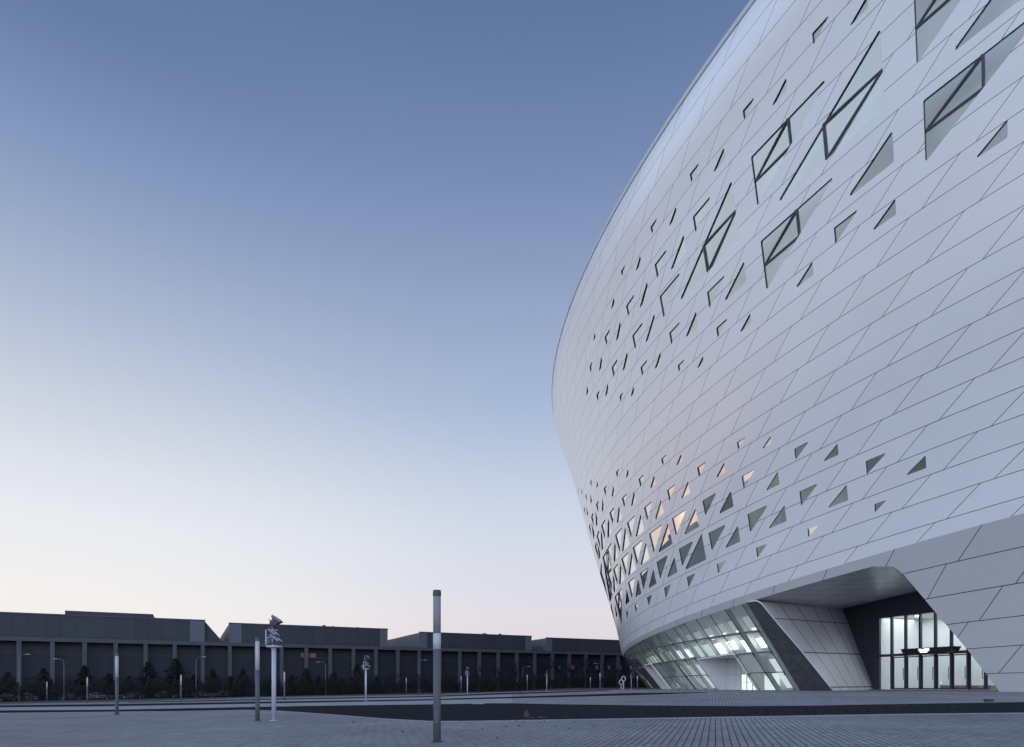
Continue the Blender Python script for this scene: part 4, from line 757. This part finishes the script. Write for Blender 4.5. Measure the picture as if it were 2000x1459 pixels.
# ------------------------------------------------------------------ trees, hedges
def leafmat(name, a, b):
    m = bpy.data.materials.new(name); m.use_nodes = True; t = m.node_tree; p = t.nodes['Principled BSDF']; g = N(t, 'ShaderNodeNewGeometry'); r = ramp(t, [(0, a), (1, b)]); t.links.new(g.outputs['Random Per Island'], r.inputs[0]); t.links.new(r.outputs[0], p.inputs['Base Color']); p.inputs['Roughness'].default_value = .8; p.inputs['Specular IOR Level'].default_value = .15; return m
M_NEEDLE = leafmat('conifer_needles', (.012, .017, .016), (.032, .043, .035)); M_TWIG = mat('bare_twigs', (.022, .020, .021), .95, spec=.05); M_BARK = mat('bark', (.040, .034, .030), .9); M_HEDGE = leafmat('hedge_leaves', (.014, .015, .014), (.044, .041, .037)); M_SHRUB = leafmat('shrub_leaves', (.012, .018, .012), (.035, .042, .024))
def conifer(seed, h=7., w=2.1):
    r = random.Random(seed); root = empty('conifer_tree'); mb = MB(); mb.tube([(0, 0, 0), (0, 0, h*.5), (0, 0, h*.97)], [.13, .08, .015], 7); mb.build('trunk', M_BARK, root); mb = MB(); z = h*.07
    while z < h*.985:
        f = 1-z/h; n = 5 if f > .3 else 4; ph = r.uniform(0, 6.3)
        for k in range(n):
            L = w*(f**.85)*r.uniform(.6, 1.12)+.12; a = ph+k*6.283/n+r.uniform(-.3, .3); d = Vector((math.cos(a), math.sin(a), r.uniform(-.28, .06)-.1*f)); nn = int(10+L*17)
            for q in range(nn):
                t = (q+r.random())/nn; c = Vector((0, 0, z))+d*(L*t)+Vector((0, 0, -.10*L*t*t)); wd = .30*(1-t*.55)
                c += Vector((r.uniform(-1, 1)*wd*.9, r.uniform(-1, 1)*wd*.9, r.uniform(-.16, .12))); s = r.uniform(.12, .28)
                e1 = Vector((r.uniform(-1, 1), r.uniform(-1, 1), r.uniform(-.7, .2))).normalized()*s*1.7; e2 = Vector((r.uniform(-1, 1), r.uniform(-1, 1), r.uniform(-1, 1))).normalized()*s*.5
                mb.add([c-e1*.4-e2, c-e1*.4+e2, c+e1], [(0, 1, 2)])
        z += h*r.uniform(.030, .045)
    mb.add([(-.05, 0, h*.95), (.05, 0, h*.95), (0, 0, h*1.02)], [(0, 1, 2)]); mb.build('crown', M_NEEDLE, root); return root
def bare_tree(seed, h=8.):
    r = random.Random(seed); root = empty('bare_tree'); tr = MB(); cr = MB()
    def grow(p, d, L, rad, lev):
        q = p+d*L; mid = p.lerp(q, .5)+Vector((r.uniform(-1, 1), r.uniform(-1, 1), 0))*L*.05; (tr if lev == 0 else cr).tube([p, mid, q], [rad, rad*.85, rad*.65], 4 if lev else 7, False)
        if lev >= 4:
            for _ in range(5):
                s = r.uniform(.08, .19); e1 = Vector((r.uniform(-1, 1), r.uniform(-1, 1), r.uniform(-1, 1)))*s; e2 = Vector((r.uniform(-1, 1), r.uniform(-1, 1), r.uniform(-1, 1)))*s; cr.add([q, q+e1, q+e2], [(0, 1, 2)])
            return
        for k in range(3 if lev < 2 else (3 if r.random() < .5 else 2)):
            t = r.uniform(.55, 1.) if k else 1.; a = r.uniform(0, 6.3); sp = r.uniform(.3, .75); nd = (d+Vector((math.cos(a)*sp, math.sin(a)*sp, r.uniform(-.05, .25)))).normalized(); grow(p.lerp(q, t), nd, L*r.uniform(.58, .80), rad*.58, lev+1)
    grow(Vector((0, 0, 0)), Vector((0, 0, 1)), h*.30, .19, 0); tr.build('trunk', M_BARK, root); cr.build('crown', M_TWIG, root); return root
def shrub(seed, h=3.6):
    r = random.Random(seed); root = empty('shrub'); st = MB(); cr = MB()
    for k in range(7):
        a = r.uniform(0, 6.3); st.tube([(0, 0, 0), (math.cos(a)*.3, math.sin(a)*.3, h*.4), (math.cos(a)*h*.2, math.sin(a)*h*.2, h*.8)], [.04, .03, .012], 4, False)
    cl = [(r.gauss(0, h*.16), r.gauss(0, h*.16), r.uniform(.15, .95)*h) for _ in range(26)]
    for c in cl:
        for q in range(46):
            p = Vector(c)+Vector((r.gauss(0, .28), r.gauss(0, .28), r.gauss(0, .26))); s = r.uniform(.07, .16)
            if p.z < .05: continue
            e1 = Vector((r.uniform(-1, 1), r.uniform(-1, 1), r.uniform(-1, 1)))*s; e2 = Vector((r.uniform(-1, 1), r.uniform(-1, 1), r.uniform(-1, 1)))*s; cr.add([p, p+e1, p+e2], [(0, 1, 2)])
    st.build('stems', M_BARK, root); cr.build('crown', M_SHRUB, root); return root
def tline(px, near): return 1/(.007143-1.94e-6*px)-near
def place(o, px, yt, near, natural, rz):
    Y = tline(px, near); X = (px-1000)/1300*Y; z0 = float(G(X, Y)); h = EYE+(1340-yt)*Y/1300-z0; k = h/natural; o.location = (X, Y, z0-.03); o.scale = (k, k, k); o.rotation_euler = (0, 0, rz)
CON = [(-40, 1305), (15, 1309), (85, 1301), (165, 1297), (212, 1312), (252, 1318), (290, 1289), (343, 1283), (378, 1316), (415, 1303), (450, 1318), (474, 1304), (532, 1312), (570, 1316), (598, 1303), (622, 1318), (652, 1310), (697, 1295), (735, 1318), (668, 1322)]
cp = [conifer(11, 7., 4.2), conifer(23, 7., 5.0), conifer(37, 7., 3.6)]; used = [False]*3
CL = ['dark conifer cut by the left edge of the picture', 'small dark conifer behind the leftmost street lamp', 'broad dark conifer left of the shortest light column', 'dark conifer with a rounded top, left of the lone left light column', 'low dark conifer right against the lone left light column', 'low bushy conifer filling the gap right of the lone left light column', 'slim pointed conifer, left of the tallest one', 'tallest dark conifer with layered branches, left of the large floodlight mast', 'low conifer under the street lamp with the bright head', 'broad conifer right of that street lamp', 'stunted conifer left of the long white headed column', 'dark conifer close behind the long white headed light column', 'conifer behind the pole of the large floodlight mast', 'small conifer right of the light column beside the large mast', 'full conifer between the large mast and the second mast', 'low conifer beside the thin street lamp', 'conifer right of the thin street lamp', 'pointed conifer just left of the second floodlight mast', 'low conifer right of the second floodlight mast', 'lowest conifer, tucked between two taller ones left of the second mast']
for i, ((px, yt), lab) in enumerate(zip(CON, CL)):
    k = i % 3; o = cp[k] if not used[k] else copy_tree(cp[k]); used[k] = True; place(o, px, yt, 15+rng.uniform(-3, 3), 7.1, rng.uniform(0, 6)); tag(o, lab, 'conifer', 'conifers along the far verge')
BAR = [(760, 1297), (938, 1286), (972, 1290), (1006, 1281), (1046, 1268), (1068, 1277), (1094, 1270), (1118, 1280), (1146, 1268), (1172, 1284), (1196, 1276), (1222, 1284)]
bp_ = [bare_tree(4), bare_tree(9), bare_tree(15)]; used = [False]*3
BL = ['thin bare tree left of the nearest light column', 'bare tree right of the small mast beyond the nearest column', 'bare tree between that mast and the lone distant column', 'bare tree directly behind the lone distant light column', 'tall spreading bare tree left of the mast with crossed heads', 'bare tree right behind the mast with crossed heads', 'tall bare tree by the faint grey notice board', 'slighter bare tree in front of the reddish notice board', 'tallest bare tree, left of the shortest light column', 'bare tree behind the distant column left of the ring posts', 'bare tree by the dim greenish notice board', 'bare tree closest to the glass wall, above the rings']
for i, ((px, yt), lab) in enumerate(zip(BAR, BL)):
    k = i % 3; o = bp_[k] if not used[k] else copy_tree(bp_[k]); used[k] = True; place(o, px, yt, 17+rng.uniform(-4, 4), 7.4, rng.uniform(0, 6)); tag(o, lab, 'bare tree', 'bare trees beyond the plaza')
SHR = [(775, 1313), (808, 1318), (840, 1312), (880, 1316), (920, 1318), (955, 1313), (990, 1316), (1022, 1317), (1062, 1312), (1100, 1314), (1132, 1313), (1160, 1317), (1190, 1313), (1216, 1317), (1250, 1316)]
sp_ = [shrub(2), shrub(8)]; used = [False]*2
SL_ = ['dark shrub left of the small distant light column', 'dark shrub right of that small column', 'dark shrub hidden by the nearest tall light column', 'dark shrub right of the nearest tall light column', 'dark shrub at the foot of the small mast right of the nearest column', 'dense shrub further right of that mast', 'dark shrub left of the lone distant column', 'dark shrub at the lone distant column', 'dark shrub behind the mast with crossed heads', 'dark shrub below the faint grey notice board', 'dark shrub below the pale grey notice board', 'dark shrub at the shortest light column', 'dark shrub left of the ring posts', 'dark shrub behind the ring posts', 'dark shrub at the slanted end of the glass wall']
for i, ((px, yt), lab) in enumerate(zip(SHR, SL_)):
    k = i % 2; o = sp_[k] if not used[k] else copy_tree(sp_[k]); used[k] = True; place(o, px, yt, 20+rng.uniform(-3, 3), 3.7, rng.uniform(0, 6)); o.scale.x *= 1.25; o.scale.y *= 1.25; tag(o, lab, 'shrub', 'dark shrubs along the far verge')
def hedge(pa_, pb_, lab, mt, near=22., n=17000, hmax=4.2):
    r = random.Random(int(pa_*7)); mb = MB()
    for q in range(n):
        px = r.uniform(pa_, pb_); Y = tline(px, near+r.uniform(-1.2, 1.2)); X = (px-1000)/1300*Y; hh = hmax*(.72+.18*math.sin(px*.11)+.16*math.sin(px*.37+1)+.1*r.random()); z = float(G(X, Y))+hh*r.random()**.8; s = r.uniform(.08, .22); c = Vector((X, Y, z))
        e1 = Vector((r.uniform(-.5, .5), r.uniform(-.5, .5), r.uniform(.3, 1)))*s*1.6; e2 = Vector((r.uniform(-1, 1), r.uniform(-1, 1), r.uniform(-.3, .3)))*s; mb.add([c-e2*.5, c+e2*.5, c+e1], [(0, 1, 2)])
    o = mb.build('hedge', mt); tag(o, lab, 'hedge', 'hedges along the far verge')
for a, b, lab in ((-120, 228, 'dark hedge at far left behind the parked cars'), (228, 503, 'dark hedge between the lone left column and the large mast'), (503, 715, 'dark hedge between the large mast and the second mast'), (715, 900, 'dark hedge crossed by the nearest tall column'), (900, 1068, 'brown hedge between the two small masts right of the tall column'), (1068, 1265, 'brown hedge from the crossed head mast to the glass wall')): hedge(a, b, lab, M_HEDGE)
# ------------------------------------------------------------------ parked cars on the verge road
M_TYRE = mat('tyre', (.012, .012, .013), .8); M_CGL = mat('car_glass', (.015, .018, .022), .05, spec=.9); M_HUB = mat('wheel_rim', (.30, .31, .33), .35, metal=.6); M_HL = mat('headlight_glass', (.5, .52, .55), .1, spec=.9)
def car(color, name):
    root = empty('parked_car'); cm = mat('car_paint_'+name, color, .25, spec=.7)
    side = [(-2.2, .28), (-2.25, .62), (-2.1, .88), (-1.2, .95), (1.1, .93), (1.95, .80), (2.22, .62), (2.22, .28)]
    v = []; f = []
    for y, k in ((-.86, .97), (-.90, 1.), (.90, 1.), (.86, .97)): v += [(x*k, y, z) for x, z in side]
    n = len(side)
    for r_ in range(3):
        for i in range(n): a = r_*n+i; b = r_*n+(i+1) % n; f.append((a, b, b+n, a+n))
    f += [tuple(range(n)), tuple(range(4*n-1, 3*n-1, -1))]; bevel(meshobj('body', v, f, cm, root), .03, 2)
    cab = [(-1.75, .93), (-1.15, 1.42), (.05, 1.45), (.95, .92)]; v = [(x, -.78, z) for x, z in cab]+[(x, .78, z) for x, z in cab]
    for i in (1, 2): v[i] = (v[i][0], -.62, v[i][2]); v[i+4] = (v[i+4][0], .62, v[i+4][2])
    bevel(meshobj('cabin', v, [(0, 1, 2, 3), (7, 6, 5, 4), (0, 4, 5, 1), (1, 5, 6, 2), (2, 6, 7, 3)], cm, root), .02, 1)
    for y in (-1, 1):
        wv = [(-1.5, y*.765, .98), (-1.08, y*.655, 1.36), (.0, y*.650, 1.39), (.72, y*.765, .98)]; meshobj('side_window', wv+[(x, yy+.012*y, z) for x, yy, z in wv], [(0, 1, 2, 3), (7, 6, 5, 4), (0, 4, 5, 1), (1, 5, 6, 2), (2, 6, 7, 3), (3, 7, 4, 0)], M_CGL, root)
    for x0, z0, x1, z1, nm in ((.98, .95, .13, 1.43, 'windscreen'), (-1.72, .99, -1.22, 1.39, 'rear_window')):
        dx = .02 if x0 > 0 else -.02; wv = [(x0+dx, -.68, z0), (x0+dx, .68, z0), (x1+dx, .56, z1), (x1+dx, -.56, z1)]; meshobj(nm, wv+[(x-dx*.5, y, z-.01) for x, y, z in wv], [(0, 1, 2, 3), (7, 6, 5, 4), (0, 4, 5, 1), (1, 5, 6, 2), (2, 6, 7, 3), (3, 7, 4, 0)], M_CGL, root)
    for x in (-1.35, 1.35):
        for y in (-.80, .80):
            mb = MB(); mb.tube([(x, y-.1, .32), (x, y+.1, .32)], .32, 16); w = mb.build('wheel', M_TYRE, root); mb = MB(); e = .105 if y > 0 else -.105; mb.tube([(x, y+e-.01, .32), (x, y+e+.01, .32)], .19, 12); mb.build('rim', M_HUB, w)
    for y in (-.62, .62): mb = MB(); mb.box(2.16, 2.25, y-.17, y+.17, .60, .74); mb.build('headlight', M_HL, root)
    for y in (-.65, .65): mb = MB(); mb.box(-2.26, -2.18, y-.15, y+.15, .66, .80); mb.build('tail_light', mat('tail_red', (.20, .02, .02), .3) if 'tail_red' not in bpy.data.materials else bpy.data.materials['tail_red'], root)
    return root
cd = car((.030, .032, .038), 'dark'); cs = car((.16, .17, .185), 'silver'); cw = car((.30, .31, .32), 'white'); cu = {}
for px, kind, rz, lab in ((22, 'd', 25, 'dark parked car furthest left, before the hedge'), (47, 's', 205, 'silver parked car left of the shortest light column'), (140, 'd', 30, 'dark parked car between the two thin left light columns'), (195, 'w', 22, 'white parked car left of the lone left light column'), (258, 's', 208, 'silver parked car right of the lone left light column'), (325, 'd', 26, 'dark parked car left of the thin column on the stone band'), (398, 's', 24, 'silver parked car right of the thin column on the stone band'), (432, 'd', 204, 'dark parked car rightmost of the row, left of the large mast')):
    p = {'d': cd, 's': cs, 'w': cw}[kind]; o = p if kind not in cu else copy_tree(p); cu[kind] = 1; Y = tline(px, 18.5); X = (px-1000)/1300*Y; o.location = (X, Y, float(G(X, Y))-.03); o.rotation_euler = (0, 0, R(rz)); tag(o, lab, 'car', 'cars parked beyond the plaza')
# ------------------------------------------------------------------ small things on the ground
def stone(name, px, py, sx, sy, sz, m, seed, lab, cat, group=None):
    x, y = ground_at(px, py); bm = bmesh.new(); bmesh.ops.create_icosphere(bm, subdivisions=2, radius=1.); r = random.Random(seed)
    pl = [(Vector((r.uniform(-1, 1), r.uniform(-1, 1), r.uniform(-.3, 1))).normalized(), r.uniform(.55, .85)) for _ in range(9)]
    for v_ in bm.verts:
        for n_, d_ in pl:
            k = v_.co.dot(n_)
            if k > d_: v_.co -= n_*(k-d_)
        v_.co += Vector((r.uniform(-1, 1), r.uniform(-1, 1), r.uniform(-1, 1)))*.03
        v_.co = Vector((v_.co.x*sx, v_.co.y*sy, v_.co.z*sz))
    me = bpy.data.meshes.new(name); bm.to_mesh(me); bm.free(); me.materials.append(m); o = bpy.data.objects.new(name, me); COL.objects.link(o); o.location = (x, y, float(G(x, y))+sz*.45+.015); o.rotation_euler = (0, 0, r.uniform(0, 6)); tag(o, lab, cat, group); return o
M_ROCK = mat('brown_rock', (.080, .064, .046), .9, noise=(6., .35), bump=(9., .6)); M_RUB = mat('red_rubble', (.060, .040, .034), .9, noise=(8., .3)); M_PEB = mat('pebble_dark', (.035, .034, .034), .9)
stone('rock', 1029, 1401, .13, .12, .21, M_ROCK, 5, 'upright brown rock lying in the dark gravel bed', 'rock'); stone('rubble', 1058, 1403, .36, .12, .05, M_RUB, 8, 'flat reddish lump of rubble right of the brown rock', 'rubble'); stone('rubble', 1040, 1403.5, .12, .09, .04, M_RUB, 12, 'small reddish lump of rubble touching the brown rock', 'rubble')
PEB = [(1008, 1409.5), (1022, 1411), (1036, 1411.5), (1056, 1413), (1085, 1420), (1160, 1419), (1112, 1424), (988, 1420), (1014, 1418.5), (971, 1443), (786, 1430), (690, 1411), (1124, 1412), (1063, 1410), (942, 1425), (1240, 1411)]
for i, (px, py) in enumerate(PEB): stone('pebble', px, py, .03+.012*(i % 3), .03, .02, M_PEB, 40+i, 'dark pebble scattered on the light paving below the gravel bed', 'pebble', 'dark pebbles scattered on the paving')
x, y = ground_at(934, 1375.6); mb = MB(); mb.box(-.42, .42, -.28, .28, 0, .06); o = bevel(mb.build('stone_slab', M_STONE), .01, 1); o.location = (x, y, float(G(x, y))+.02); tag(o, 'thin pale stone slab lying on the far edge of the gravel bed', 'slab')
x, y = ground_at(1931, 1371); mb = MB(); mb.box(-.14, .14, -.12, .12, 0, .10); mb.box(-.17, .17, -.15, .15, .10, .13); o = bevel(mb.build('drain_box', M_FDARK), .01, 1); o.location = (x, y, float(G(x, y))+.0); tag(o, 'small black drain box on the paving near the right pier', 'drain box')  # low black drain box on the paving
